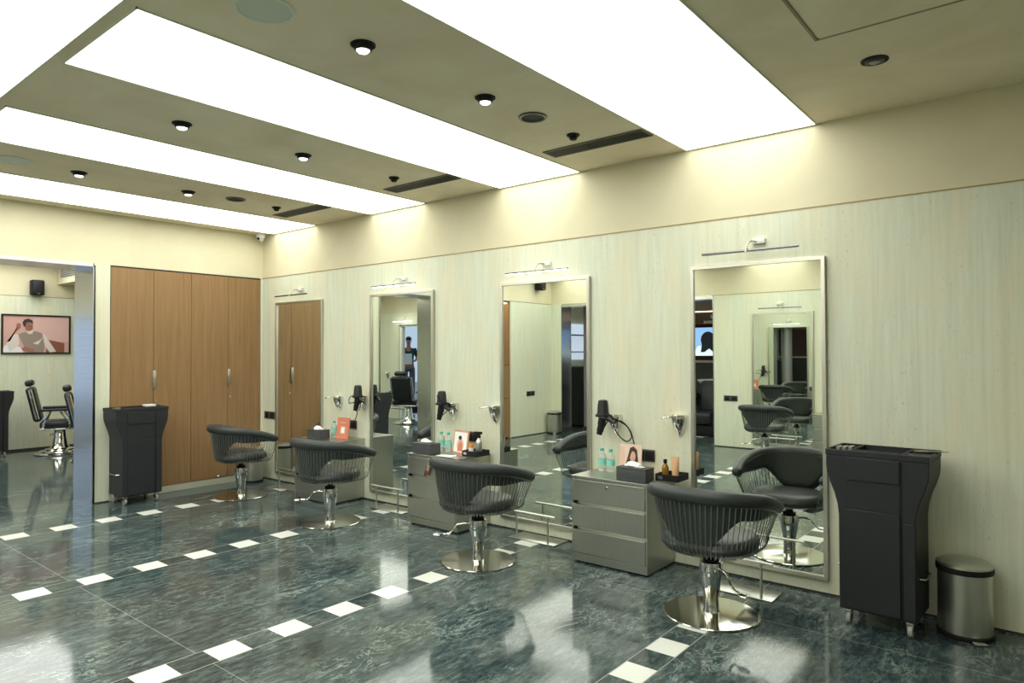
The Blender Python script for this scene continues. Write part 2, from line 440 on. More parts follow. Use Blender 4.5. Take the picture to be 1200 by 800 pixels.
ob('rim', MB().lathe([(.125, -.0005), (.125, -.004), (.118, -.008), (.108, -.006), (.108, -.0005)], cap=False), GREYW, sp)
ob('grille', MB().lathe([(.107, -.0005), (.107, -.005), (.06, -.007), (.002, -.008)]), mat('grille_green_grey', (.60, .66, .57), .6), sp)
dup(sp, 'round pale ceiling speaker at the left edge between the third and fourth glowing panels', (-5.99, -2.94, H))
bs = thing('ceiling_speaker', 'round black ceiling speaker near the vent between the first two glowing panels', 'speaker', (-2.485, -1.236, H), 0, 'black ceiling speakers')
ob('rim', MB().lathe([(.088, -.0005), (.088, -.005), (.082, -.010), (.070, -.008), (.070, -.0005)], cap=False), mat('gunmetal', (.12, .12, .11), .4, .5), bs)
ob('grille', MB().lathe([(.069, -.0005), (.069, -.004), (.04, -.003), (.002, -.003)]), BLACK, bs)
dup(bs, 'round black ceiling speaker between the two glowing panels nearest the wardrobe', (-5.93, -1.246, H))
sm = thing('smoke_detector', '', 'smoke detector', (-2.484, -.80, H), 0, 'black smoke detectors')
ob('base', MB().lathe([(.042, -.0005), (.042, -.008), (.036, -.014), (.002, -.014)]), BLACK, sm)
ob('sensor_head', MB().lathe([(.024, -.014), (.026, -.026), (.020, -.036), (.002, -.038)]), BLACK, sm)
sm['label'] = 'black smoke detector beside the vent left of the widest glowing panel'
dup(sm, 'black smoke detector beside the middle ceiling vent', (-4.22, -.823, H))
dup(sm, 'black smoke detector beside the ceiling vent nearest the wardrobe', (-5.965, -.805, H))
vt = thing('ceiling_vent', 'long slotted ceiling vent nearest, left of the widest glowing panel', 'vent', (-2.475, -.54, H), 0, 'linear ceiling vents')
ob('backing', MB().box(-.385, .385, -.07, .07, -.003, -.0005), BLACK, vt)
mb = MB(); mb.box(-.393, .393, -.08, -.07, -.008, -.0005); mb.box(-.393, .393, .07, .08, -.008, -.0005); mb.box(-.393, -.385, -.07, .07, -.008, -.0005); mb.box(.385, .393, -.07, .07, -.008, -.0005)
ob('frame', mb, mat('vent_grey', (.10, .10, .085), .5), vt)
mb = MB()
for k in range(6): mb.box(-.384, .384, -.058 + k * .0232 - .004, -.058 + k * .0232 + .004, -.007, -.003)
ob('slats', mb, mat('slat_dark', (.035, .035, .03), .5), vt)
dup(vt, 'long slotted ceiling vent in the middle, right of the third glowing panel', (-4.20, -.545, H))
dup(vt, 'long slotted ceiling vent farthest away, near the wardrobe corner', (-5.925, -.55, H))
t = thing('access_panel', 'square plaster access hatch outlined in the ceiling at the top right', 'access panel', (-.28, -1.81, H))
ob('hatch', MB().box(-.57, .57, -.58, .58, -.006, -.0005), CEIL, t)
mb = MB(); q = .59
mb.box(-q, q, -q, -q + .012, -.008, -.0005); mb.box(-q, q, q - .012, q, -.008, -.0005); mb.box(-q, -q + .012, -q, q, -.008, -.0005); mb.box(q - .012, q, -q, q, -.008, -.0005)
ob('frame', mb, mat('hatch_edge', (.30, .25, .15), .6), t)
t = thing('security_camera', 'small white dome camera in the ceiling corner above the wardrobe', 'camera', (-7.44, -.10, H))
ob('housing', MB().lathe([(.052, -.0005), (.052, -.03), (.046, -.05), (.002, -.052)]), WHITEP, t)
ob('dome', MB().ball((0, 0, -.055), .04, 20), mat('dome_white', (.6, .6, .58), .2), t)
ob('lens', MB().cyl((.012, -.03, -.062), (.018, -.044, -.066), .014), BLACK, t)
t = thing('wall_grille', 'dark louvred air grille on the bulkhead side beyond the steel doorway', 'vent', (-12.0, -.62, 2.72), -PI / 2)
ob('frame', MB().box(.001, .008, -.42, .42, -.01, .17), GREYW, t)
mb = MB()
for k in range(6): mb.box(.008, .016, -.40, .40, .0 + k * .026, .014 + k * .026)
ob('slats', mb, DARKGREY, t)

# ------------------------------------------------------------------ wardrobe
W0, W1 = -1.701, -.024
t = thing('wardrobe', 'tall built-in wooden wardrobe with four doors filling the far wall', 'wardrobe', (XL, 0, 0))
ob('body', MB().box(-.45, -.026, W0 + .003, W1 - .003, .075, 2.392), WOOD, t)
ob('plinth', MB().box(-.45, -.004, W0 + .002, W1 - .002, .001, .072), mat('pale_plinth', (.50, .50, .40), .4), t)
ob('gap_strip', MB().box(-.025, -.006, W0 + .001, W1 - .001, 2.393, HT - .001), DARKLINE, t)  # dark strip closing the gap above the doors
ds = [W0 + .006, -1.272, -.868, -.439, W1 - .004]
handle_at = {0: 1, 1: -1, 2: 1, 3: -1}
for k in range(4):
    a, b = ds[k] + .002, ds[k + 1] - .002
    d = ob('door', MB().box(-.024, 0, a, b, .078, 2.390), WOOD, t, bevel=.0015)
    if k in (1, 3):
        hy = a + .001
        ob('handle', MB().rbox(0, .022, hy - .014, hy + .014, 1.13, 1.32, .004), SATIN, d)
        ob('handle_recess', MB().box(.022, .0226, hy - .002, hy + .002, 1.135, 1.315), DARKGREY, d)
        ob('lock', MB().cyl((0, hy + .022, 1.0), (.006, hy + .022, 1.0), .010), SATIN, d)

# ------------------------------------------------------------------ wall mirrors
def wall_mirror(x0, x1, label, y=0., s=1):
    t = thing('wall_mirror', label, 'mirror', ((x0 + x1) / 2, y, .093), 0 if s == 1 else PI, 'tall steel framed mirrors')
    a, h, d, fw = (x1 - x0) / 2, 2.002, .032, .024
    f = MB(); f.box(-a, a, -d, 0, 0, fw); f.box(-a, a, -d, 0, h - fw, h); f.box(-a, -a + fw, -d, 0, fw, h - fw); f.box(a - fw, a, -d, 0, fw, h - fw)
    ob('frame', f, SATIN, t, bevel=.002)
    ob('glass', MB().box(-a + fw, a - fw, -.018, -.002, fw, h - fw), MIRROR, t)
MX = [(-2.026, -1.143), (-3.765, -2.861), (-5.50, -4.589), (-7.234, -6.33)]
for (a, b), l in zip(MX, ['large steel framed mirror nearest, behind the chair left of the black trolley', 'tall steel framed mirror between the two nearest drawer cabinets',
                          'tall steel framed mirror showing the person in green', 'narrow looking tall mirror nearest the wardrobe, reflecting wood']):
    wall_mirror(a, b, l)
wall_mirror(-3.745, -2.842, 'steel framed mirror on the opposite wall, seen inside the large mirror', YF, -1)

def mirror_lamp(xc, y, s, lit, label):
    t = thing('mirror_lamp', label, 'wall lamp', (xc, y, 2.157), 0 if s == 1 else PI, 'slim lamps above the mirrors')
    ob('bar', MB().tube([(-.315, -.12, 0), (.315, -.12, 0)], .0075, 10), DARKBAR, t)
    ob('light_strip', MB().box(-.305, .305, -.1245, -.1155, -.0095, -.0065), LAMPON if lit else LAMPOFF, t)
    ob('wall_plate', MB().rbox(-.01, .075, -.03, 0, .052, .086, .004), WHITEP, t)
    ob('arm', MB().tube(cr([(.02, -.03, .068), (-.005, -.07, .066), (-.012, -.11, .035), (-.012, -.12, .008)], 5), .006, 8).cyl((-.012, -.12, -.008), (-.012, -.12, .014), .012), SATIN, t)
for (a, b), on, l in zip(MX, (0, 1, 1, 0), ['unlit slim picture lamp above the largest mirror', 'lit slim lamp above the mirror between the two nearest cabinets',
                                            'lit slim lamp above the mirror showing the person in green', 'unlit slim lamp above the mirror next to the wardrobe']):
    mirror_lamp((a + b) / 2 + .0, 0, 1, on, l)
mirror_lamp(-3.29, YF, -1, 0, 'unlit slim lamp over the opposite mirror, seen in the large mirror')
t = thing('mirror_lamp', 'glowing slim lamp above the blue window, seen in the third mirror', 'wall lamp', (-11.6, -6.0, 2.22), PI)
ob('bar', MB().tube([(-.3, -.12, 0), (.3, -.12, 0)], .01, 10), SATIN, t)
ob('light_strip', MB().box(-.3, .3, -.13, -.11, -.016, -.011), LAMPON, t)
ob('arm', MB().tube([(0, -.001, .08), (0, -.07, .07), (0, -.12, .012)], .006, 8), SATIN, t)

# ------------------------------------------------------------------ styling chairs
def rim_plan():
    half = [(0, -.285), (.10, -.278), (.20, -.240), (.275, -.165), (.315, -.06), (.328, .06), (.322, .17), (.300, .262)]
    full = [(-x, y) for x, y in half[:0:-1]] + half
    return [(p.x, p.y) for p in cr([(x, y, 0) for x, y in full], 8)]
RP = rim_plan(); NR = len(RP)
def at(u):          # u in -1..1 along the rim, 0 = middle of the back
    f = (u + 1) / 2 * (NR - 1); i = min(int(f), NR - 2); k = f - i
    return (RP[i][0] * (1 - k) + RP[i + 1][0] * k, RP[i][1] * (1 - k) + RP[i + 1][1] * k)
def rz_(y): return .722 - .225 * (y + .285) + .02 * math.sin(max(0, min(1, (y + .285) / .55)) * PI)
def shell(u, z):    # point of the wire shell at height z
    x, y = at(u); zr = rz_(y)
    k = max(0, min(1, (zr - z) / (zr - .44)))
    sc_x = 1 - .16 * k ** 1.3; sc_y = 1 - (.12 if y < 0 else .14) * k ** 1.3
    return Vector((x * sc_x, y * sc_y, z))
def styling_chair(name='styling_chair'):
    t = thing(name, '', 'chair', (0, 0, 0), 0, 'grey wire basket styling chairs')
    ob('base_plate', MB().lathe([(.265, .001), (.267, .006), (.262, .010), (.20, .013), (.06, .018), (.002, .018)], seg=64), DISC, t)
    ob('column', MB().lathe([(.048, .014), (.043, .03), (.041, .10), (.050, .15), (.062, .22), (.066, .27), (.062, .300), (.050, .306), (.002, .306)], seg=32), CHROME, t)
    ob('column_collar', MB().lathe([(.046, .3065), (.046, .318), (.026, .322), (.023, .35), (.023, .385)], seg=20), BLACK, t)
    ob('seat_mount', MB().lathe([(.10, .385), (.10, .392), (.03, .398)], seg=24), SATIN, t)
    lv = cr([(.055, 0, .275), (.10, 0, .278), (.15, .0, .262), (.20, 0, .205), (.26, 0, .200)], 5)
    l = ob('pump_lever', MB().tube(lv, .007, 8).ball((.285, 0, .198), .030, 16, sx=1.35, sy=.9, sz=.35), CHROME, t)
    # seat: rounded superellipse cushion
    mb = MB(); seg = 56; R = []
    for k in range(15):
        a = -PI / 2 + PI * k / 14; rr = 1 - .27 * (1 - max(0, math.cos(a)) ** .55); zz = .428 + .052 * math.sin(a)
        if a < 0: rr -= .24 * (math.sin(a)) ** 4
        pts = []
        for i in range(seg):
            th = 2 * PI * i / seg; c, s = math.cos(th), math.sin(th); e = 2 / 2.7
            px = .260 * rr * math.copysign(abs(c) ** e, c); py = -.008 + .237 * rr * math.copysign(abs(s) ** e, s)
            pts.append((px, py, zz - (.012 * (py / .24) ** 2 if a > 0 else 0)))
        R.append(mb._v(pts))
    for A, B in zip(R, R[1:]): mb.bridge(A, B)
    c1 = mb.b.verts.new((0, -.005, .488)); c0 = mb.b.verts.new((0, -.005, .374))
    for i in range(seg): mb._f([R[-1][i], R[-1][(i + 1) % seg], c1]); mb._f([R[0][(i + 1) % seg], R[0][i], c0])
    ob('seat', mb, LEATHER, t, sharp=1.2)
    # armrest roll
    mb = MB(); P = []; r1 = []; r2 = []
    n = 60
    for i in range(n + 1):
        u = -1 + 2 * i / n; x, y = at(u); e = min(1, (1 - abs(u)) / .05 + .0); k = math.sqrt(max(.02, 1 - (1 - e) ** 2))
        P.append(Vector((x * .985, y * .985, rz_(y)))); r1.append((.044 - .010 * abs(u)) * k); r2.append((.040 - .003 * abs(u)) * k)
    mb.tube(P, r1, 16, ry=r2)
    ob('armrest', mb, LEATHER, t, sharp=1.2)
    # back pad hanging from the roll, waisted towards the seat
    mb = MB(); nu, nv = 56, 12; O = []; I = []
    for i in range(nu + 1):
        u = -.93 + 1.86 * i / nu; a = abs(u); x, y = at(u); zt = rz_(y)
        zl = .452 + smooth(.15, .42, a) * (zt - .112 - .452) + smooth(.5, .93, a) * .070
        zl = min(zl, zt - .02); o_, i_ = [], []
        for j in range(nv + 1):
            v = j / nv; z = zl + (zt - zl) * v; p = shell(u, z); nrm = Vector((p.x, p.y, 0)).normalized()
            edge = min(1, v * (zt - zl) / .03) if j else 0
            thk = .012 + .034 * math.sqrt(edge) * (1 - .5 * smooth(.5, .93, a))
            o_.append(mb.b.verts.new(p - nrm * .008)); i_.append(mb.b.verts.new(p - nrm * (.008 + thk)))
        O.append(o_); I.append(i_)
    for i in range(nu):
        for j in range(nv):
            mb._f([O[i][j], O[i + 1][j], O[i + 1][j + 1], O[i][j + 1]]); mb._f([I[i][j], I[i][j + 1], I[i + 1][j + 1], I[i + 1][j]])
        mb._f([O[i][0], I[i][0], I[i + 1][0], O[i + 1][0]]); mb._f([O[i][nv], O[i + 1][nv], I[i + 1][nv], I[i][nv]])
    for A, B in ((O[0], I[0]), (O[-1], I[-1])):
        for j in range(nv): mb._f([A[j], A[j + 1], B[j + 1], B[j]])
    ob('backrest', mb, LEATHER, t, sharp=1.0)
    # wires
    mb = MB(); nw = 46
    for i in range(nw + 1):
        u = -.985 + 1.97 * i / nw; x, y = at(u); zt = rz_(y) - .028
        top = shell(u, zt); m1 = shell(u, .56); m2 = shell(u, .45)
        d = Vector((m2.x, m2.y, 0))
        pts = [top, shell(u, .62) if zt > .66 else top.lerp(m1, .5), m1, m2, Vector((d.x * .985, d.y * .985, .418)), Vector((d.x * .93, d.y * .93, .389)), Vector((d.x * .80, d.y * .80, .371)), Vector((d.x * .5, d.y * .5, .366))]
        r = .0027 if 0 < i < nw else .0050
        mb.tube(cr(pts, 3), r, 6)
    ob('wire_basket', mb, mat('wire_steel', (.40, .40, .38), .3, 1.0), t)
    mb = MB()
    mb.tube([shell(-1 + 2 * i / n, rz_(at(-1 + 2 * i / n)[1]) - .036) * 1 for i in range(n + 1)], .0055, 8)
    mb.tube([Vector((.13 * math.cos(2 * PI * i / 40), .12 * math.sin(2 * PI * i / 40), .370)) for i in range(40)], .005, 6, closed=True)
    ob('rim_rod', mb, SATIN, t)
    return t, l
CH = [(-1.592, -.735, -.55, 0, 'grey wire styling chair nearest, in front of the largest mirror'),
      (-3.30, -.835, 3.9, 0, 'grey wire styling chair in front of the middle drawer cabinet with water bottles'),
      (-5.09, -.81, 3.8, .05, 'grey wire styling chair hiding the red card cabinet, before the third mirror'),
      (-6.76, -.72, 3.6, -.06, 'farthest grey wire styling chair, in front of the wooden wardrobe')]
c0, lev0 = styling_chair()
for i, (x, y, la, rz, lab) in enumerate(CH):
    c = c0 if i == 0 else dup(c0, lab, (x, y, 0))
    c.location = (x, y, 0); c['label'] = lab; c.rotation_euler = (0, 0, rz)
    for ch in c.children:
        if ch.name.startswith('pump_lever'): ch.rotation_euler = (0, 0, la)
c = dup(c0, 'grey wire chair facing the opposite mirror, visible only as a reflection', (-3.31, -5.27, 0), PI)

# ------------------------------------------------------------------ footrests
def footrest(xc, label, y=0, rz=0, off=0.):
    t = thing('footrest', label, 'footrest', (xc, y, 0), rz, 'steel footrests below the mirrors')
    ob('floor_plate', MB().rbox(-.225, .225, -.215 - off, -.012 - off, .001, .009, .003), STEEL_H, t)
    for x in (-.155, .155): ob('post', MB().cyl((x, -.195 - off, .009), (x, -.195 - off, .212), .008, seg=12), SATIN, t)
    ob('foot_bar', MB().tube([(-.225, -.195 - off, .220), (.225, -.195 - off, .220)], .0095, 12), SATIN, t)
    return t
for x, o_, l in ((-1.60, .14, 'steel footrest below the largest mirror'), (-3.30, 0, 'steel footrest below the mirror between the two nearest cabinets'),
             (-5.02, .02, 'steel footrest below the mirror that shows the person in green'), (-6.66, .04, 'steel footrest below the mirror next to the wardrobe')): footrest(x, l, off=o_)
footrest(-3.29, 'steel footrest of the opposite mirror, seen as a reflection', YF, PI)

# ------------------------------------------------------------------ drawer cabinets
def cabinet(xr, label, y=0., rz=0):
    t = thing('drawer_cabinet', label, 'cabinet', (xr, y, 0), rz, 'steel drawer cabinets')
    W, D, HH = .60, .42, .62
    ob('body', MB().box(-W, 0, -D + .02, -.004, .05, HH - .012).box(-W, -W + .012, -D, -D + .02, .05, HH - .012).box(-.012, 0, -D, -D + .02, .05, HH - .012).box(-W, 0, -D + .001, -D + .02, .05, .072), STEEL, t, bevel=.001)
    ob('top_panel', MB().box(-W - .004, .004, -D - .004, -.002, HH - .0115, HH), STEEL_H, t, bevel=.0015)
    ob('plinth', MB().box(-W + .01, -.006, -D + .012, -.01, .014, .0495), STEEL, t)
    for a, b in ((-W + .03, -D + .04), (-.03, -D + .04), (-W + .03, -.04), (-.03, -.04)): ob('foot', MB().cyl((a, b, 0), (a, b, .014), .014, seg=10), BLACK, t)
    for k, (z0, z1) in enumerate(((.075, .238), (.262, .420), (.444, .598))):
        d = ob('drawer', MB().box(-W + .014, -.014, -D - .004, -D + .018, z0, z1), STEEL, t, bevel=.004)
        ob('pull_lip', MB().rbox(-W + .014, -.014, -D - .010, -D + .002, z1 - .010, z1 - .001, .002), SATIN, d)
        if k < 2: ob('slot', MB().box(-W + .013, -W + .034, -D + .0005, -D + .019, z1 + .001, z1 + .022), BLACK, d)
        if k == 2: ob('lock', MB().cyl((-.31, -D - .004, .56), (-.31, -D - .012, .56), .010, seg=14).box(-.3115, -.3085, -D - .016, -D - .012, .548, .572), CHROME, d)
    return t
CABX = [-2.165, -3.905, -5.62]
cabinet(CABX[0], 'steel three drawer cabinet between the two nearest chairs, with a tan tube on top')
cabinet(CABX[1], 'steel drawer cabinet with a key hanging from its top drawer')
cabinet(CABX[2], 'steel drawer cabinet mostly hidden by a chair, with a red card on top')
cabinet(-2.76, 'steel drawer cabinet at the opposite wall, seen in the large mirror', YF, PI)
TOP = .62

# things on the cabinets
def tissue_box(x, y, rz, label):
    t = thing('tissue_box', label, 'tissue box', (x, y, TOP + .0005), rz, 'grey tissue boxes')
    ob('box', MB().rbox(-.113, .113, -.062, .062, 0, .082, .004), BOXGREY, t)
    ob('lid', MB().rbox(-.115, .115, -.064, .064, .0825, .091, .003), BOXGREY, t)
    mb = MB(); random.seed(int(abs(x) * 10)); R = []
    for k in range(5):
        r = (.055, .05, .04, .032, .012)[k]; z = .0915 + k * .008
        R.append(mb._v([(r * 1.3 * math.cos(2 * PI * i / 14) * random.uniform(.7, 1.2) - k * .004, r * .7 * math.sin(2 * PI * i / 14) * random.uniform(.7, 1.2), z + random.uniform(0, .006)) for i in range(14)]))
    for A, B in zip(R, R[1:]): mb.bridge(A, B)
    mb._f(R[0][::-1]); mb._f(R[-1])
    ob('tissue', mb, PAPER, t, sharp=.3)
tissue_box(-2.305, -.325, .0, 'dark grey tissue box on the nearest cabinet, in front of the black tray')
tissue_box(-4.36, -.33, .0, 'dark grey tissue box on the middle cabinet, left of the water bottles')
tissue_box(-6.02, -.28, .0, 'dark grey tissue box on the far cabinet behind a chair')
CLEAR = mat('clear_plastic', (.80, .86, .82), .12, 0, .5, trans=.75, ior=1.2)
TEAL = mat('teal_plastic', (.03, .40, .30), .4); TEALL = mat('teal_label', (.22, .62, .50), .5)
def bottle(x, y, label, group):
    t = thing('water_bottle', label, 'bottle', (x, y, TOP + .0005), 0, group)
    ob('bottle_body', MB().lathe([(.026, 0), (.030, .004), (.030, .03), (.028, .036), (.030, .042), (.030, .105), (.027, .120), (.013, .142), (.012, .150)], seg=20), CLEAR, t)
    ob('bottle_label', MB().lathe([(.0305, .05), (.0308, .052), (.0308, .088), (.0305, .09)], seg=20, cap=False), TEALL, t)
    ob('cap', MB().lathe([(.0145, .1502), (.0145, .166), (.013, .169), (.002, .169)], seg=18), TEAL, t)
bottle(-2.672, -.155, 'left of the two green capped water bottles on the nearest cabinet', 'water bottles on the nearest cabinet')
bottle(-2.598, -.155, 'right of the two green capped water bottles on the nearest cabinet', 'water bottles on the nearest cabinet')
bottle(-4.365, -.14, 'left of the two green capped water bottles on the middle cabinet', 'water bottles on the middle cabinet')
bottle(-4.275, -.14, 'right of the two green capped water bottles on the middle cabinet', 'water bottles on the middle cabinet')
bottle(-5.955, -.13, 'green capped water bottle beside the red card on the far cabinet', None)
PINK = mat('pale_pink_card', (.72, .47, .38), .6); PINKD = mat('salmon_card', (.62, .30, .20), .6); RED = mat('coral_card', (.62, .20, .12), .6)
CREAMC = mat('cream_print', (.70, .58, .48), .6)
# nearest: photo card of a dark haired woman
t = thing('photo_card', 'pink standing card showing a dark haired woman, on the nearest cabinet', 'card', (-2.445, -.15, TOP + .0005), .1)
M = Matrix.Rotation(-.14, 4, 'X') @ Matrix.Translation((0, 0, 0))
ob('card', MB().box(-.085, .085, .0005, .006, 0, .215, M), PINK, t)
flat('print', .17, .215, [(SQ, mat('card_cream', (.72, .55, .45), .6)), ([(0, 0), (.3, 0), (.2, .9), (0, .9)], PINK), ([(.22, .12), (.82, .12), (.85, .5), (.78, .82), (.62, .93), (.46, .88), (.38, .6)], mat('card_hair', (.06, .03, .02), .6)), ([(.06, 0), (.95, 0), (.86, .16), (.68, .24), (.62, .38), (.52, .38), (.46, .24), (.2, .16)], SKIN2), (ell(.60, .60, .13, .17), SKIN2),
     ([(.45, .85), (.60, .93), (.74, .82), (.72, .74), (.6, .80), (.52, .70), (.47, .52), (.40, .3), (.36, .5)], mat('card_hair', (.06, .03, .02), .6)), (ell(.61, .53, .04, .014), RED)], t, M)
ob('strut', MB().box(-.02, .02, .03, .034, 0, .10, Matrix.Rotation(.15, 4, 'X')), PINK, t)
# middle: framed leaflet
t = thing('photo_card', 'salmon edged standing card with a figure print, on the middle cabinet', 'card', (-4.125, -.16, TOP + .0005), -.1)
ob('card', MB().box(-.095, .095, .0005, .012, 0, .20, M), PINKD, t)
flat('print', .165, .18, [([(0, .06), (1, .06), (1, 1.02), (0, 1.02)], PAPER), (ell(.5, .42, .28, .3), PINK), ([(.3, .1), (.72, .1), (.7, .45), (.5, .6), (.35, .42)], RED), (ell(.48, .68, .11, .13), SKIN2), (ell(.46, .75, .13, .1), HAIR)], t, M)
ob('strut', MB().box(-.02, .02, .03, .034, 0, .10, Matrix.Rotation(.15, 4, 'X')), PINKD, t)
tag(ob('paper_sheet', MB().box(-.08, .08, -.05, .05, 0, .002, rotz(.2)), PAPER, loc=(-4.105, -.34, TOP + .0005)), 'white sheet of paper lying in front of the salmon card', 'paper')
# far: red card
t = thing('photo_card', 'coral red card with a white patch, on the far cabinet', 'card', (-5.79, -.16, TOP + .0005), .12)
ob('card', MB().box(-.085, .085, .0005, .010, 0, .215, M), RED, t)
flat('print', .15, .20, [([(.1, .2), (.9, .2), (.9, .98), (.1, .98)], RED), ([(.3, .25), (.75, .25), (.75, .62), (.3, .62)], PINK), ([(.38, .30), (.67, .30), (.67, .58), (.38, .58)], PAPER), ([(.2, .8), (.75, .8), (.75, .84), (.2, .84)], PINK)], t, M)
ob('strut', MB().box(-.02, .02, .03, .034, 0, .10, Matrix.Rotation(.15, 4, 'X')), RED, t)
tag(ob('cream_jar', MB().lathe([(.03, 0), (.032, .01), (.032, .05), (.028, .06), (.03, .062), (.03, .085), (.002, .087)]), BLACK, loc=(-5.90, -.08, TOP + .0005)), 'small black jar behind the red card', 'jar')
def tray(x, y, label):
    t = thing('tray', label, 'tray', (x, y, TOP + .0005), 0)
    a = .078
    ob('tray_base', MB().box(-a, a, -.08, .08, 0, .006), PLAST2, t)
    mb = MB(); mb.box(-a - .005, a + .005, -.085, -.08, 0, .045); mb.box(-a - .005, a + .005, .08, .085, 0, .045); mb.box(-a - .005, -a, -.08, .08, 0, .045); mb.box(a, a + .005, -.08, .08, 0, .045)
    ob('tray_walls', mb, PLAST2, t, bevel=.001)
    ob('tray_badge', MB().box(-.065, -.03, -.0865, -.0855, .012, .032), SATIN, t)
tray(-2.115, -.15, 'black square tray on the nearest cabinet, holding the amber bottle')
tray(-3.93, -.16, 'black tray on the middle cabinet, holding the spray bottle')
AMB = mat('amber_glass', (.30, .16, .02), .1, 0, .5, trans=.35)
t = thing('oil_bottle', 'amber oil bottle with black cap in the nearest black tray', 'bottle', (-2.160, -.16, TOP + .007))
ob('bottle_body', MB().lathe([(.022, 0), (.024, .004), (.024, .075), (.016, .092), (.011, .098), (.011, .104)]), AMB, t)
ob('cap', MB().lathe([(.013, .1045), (.013, .13), (.002, .132)], seg=14), BLACK, t)
TAN = mat('tan_tube', (.62, .36, .18), .45)
t = thing('cream_tube', 'tan cosmetic tube standing on its cap in the nearest black tray', 'tube', (-2.075, -.18, TOP + .007))
ob('cap', MB().lathe([(.021, 0), (.022, .003), (.022, .028), (.002, .0285)], seg=18), TAN, t)
mb = MB(); R = [mb._v([(a * math.cos(2 * PI * i / 20), b * math.sin(2 * PI * i / 20), z) for i in range(20)]) for a, b, z in ((.023, .023, .029), (.024, .022, .06), (.026, .014, .12), (.028, .003, .148), (.028, .002, .158))]
for A, B in zip(R, R[1:]): mb.bridge(A, B)
mb._f(R[0][::-1]); mb._f(R[-1]); ob('tube_body', mb, TAN, t)
t = thing('spray_bottle', 'silver spray bottle with black trigger in the tray on the middle cabinet', 'spray bottle', (-3.885, -.17, TOP + .007), .3)
ob('bottle_body', MB().lathe([(.028, 0), (.030, .005), (.030, .10), (.026, .122), (.014, .140), (.013, .148)]), SATIN, t)
ob('trigger_head', MB().lathe([(.016, .1485), (.016, .165), (.010, .168), (.010, .18)], seg=14).rbox(-.045, .03, -.010, .010, .178, .200, .004).tube([(-.022, 0, .18), (-.03, 0, .16), (-.038, 0, .145)], .005, 6), BLACK, t)
t = thing('serum_bottle', 'small white bottle with an orange cap in the tray on the middle cabinet', 'bottle', (-3.965, -.18, TOP + .007))
ob('bottle_body', MB().lathe([(.022, 0), (.023, .003), (.023, .055), (.014, .06)]), WHITEP, t)
ob('cap', MB().lathe([(.018, .0605), (.018, .09), (.002, .092)], seg=16), mat('orange_plastic', (.75, .28, .04), .4), t)
t = thing('key', 'key with a brown leather fob hanging from the middle cabinet drawer', 'key', (-4.215, -.436, .555))
ob('key_blade', MB().cyl((0, .002, 0), (0, -.010, 0), .011, seg=12).box(-.006, .006, -.011, -.008, -.028, .006), CHROME, t)
ob('fob', MB().box(-.016, .016, -.014, -.010, -.115, -.028, Matrix.Rotation(.35, 4, 'Y')), mat('brown_fob', (.10, .045, .03), .5), t)
ob('tag_end', MB().box(-.005, .030, -.016, -.0145, -.06, -.018, Matrix.Rotation(.35, 4, 'Y')), mat('copper_tag', (.65, .36, .24), .3, .6), t)

# ------------------------------------------------------------------ sockets
def socket(x, z, label, w_=.18, M0=None):
    t = thing('power_socket', label, 'socket', (x, 0, z), 0, 'dark grey wall sockets')
    ob('plate', MB().rbox(-w_ / 2, w_ / 2, -.010, 0, -.043, .043, .002), DARKGREY, t)
    for k in (-1, 1): ob('socket_face', MB().rbox(k * w_ / 4 - .034, k * w_ / 4 + .034, -.013, -.0105, -.032, .032, .001), BLACK, t)
    return t
socket(-2.40, .745, 'dark wall socket behind the woman card above the nearest cabinet', .16)
socket(-4.10, .753, 'dark wall socket behind the spray bottle of the middle cabinet', .16)
socket(-5.84, .753, 'dark wall socket right of the red card above the far cabinet', .19)
socket(-7.39, .762, 'dark wall socket in the corner between wardrobe and nearest mirror', .22)
s_ = socket(0, 0, 'dark wall socket on the opposite wall, reflected in the large mirror', .22); s_.location = (-4.09, YF, .77); s_.rotation_euler = (0, 0, PI)
s_ = socket(0, 0, 'dark wall socket on the left wall, reflected above the steel bin', .24); s_.location = (XL, -5.37, .755); s_.rotation_euler = (0, 0, PI / 2)

# ------------------------------------------------------------------ hair dryers in their brackets, and empty brackets
def bracket(x, z, label, side=-1, y=0, rz=0, deep=.11):
    t = thing('dryer_holder', label, 'holder', (x, y, z), rz, 'chrome wall holders')
    R = []; mb = MB()
    for k, (w_, d, zz) in enumerate(((.052, .075, .022), (.056, .080, 0), (.052, .072, -.035), (.040, .050, -.08), (.022, .026, -.115), (.010, .012, -.130))):
        R.append(mb._v([(w_ * math.cos(PI * i / 12), -max(.0, d * math.sin(PI * i / 12)), zz) for i in range(13)]))
    for A, B in zip(R, R[1:]):
        for i in range(12): mb._f([A[i], A[i + 1], B[i + 1], B[i]])
        mb._f([A[0], B[0], B[12], A[12]])
    mb._f(R[0]); mb._f(R[-1][::-1])
    ob('wall_bracket', mb, CHROME, t)
    ob('ring', MB().tube([(side * .035 + .042 * math.cos(2 * PI * i / 28), -.118 - .036 * math.sin(2 * PI * i / 28), .010 + .006 * math.cos(2 * PI * i / 28)) for i in range(28)], .006, 8, closed=True), CHROME, t)
    return t
bracket(-2.125, 1.035, 'empty chrome holder on the wall right of the nearest hair dryer')
bracket(-3.835, 1.02, 'empty chrome holder on the wall above the spray bottle')
bracket(-6.03, 1.02, 'empty chrome holder on the wall nearest the wooden reflection')
bracket(0, 0, 'empty chrome holder in the barber room, left of the blue window', y=-6.0, rz=PI).location = (-12.2, -6.0, 1.03)
RIB = mat('dryer_black', (.016, .017, .018), .38)
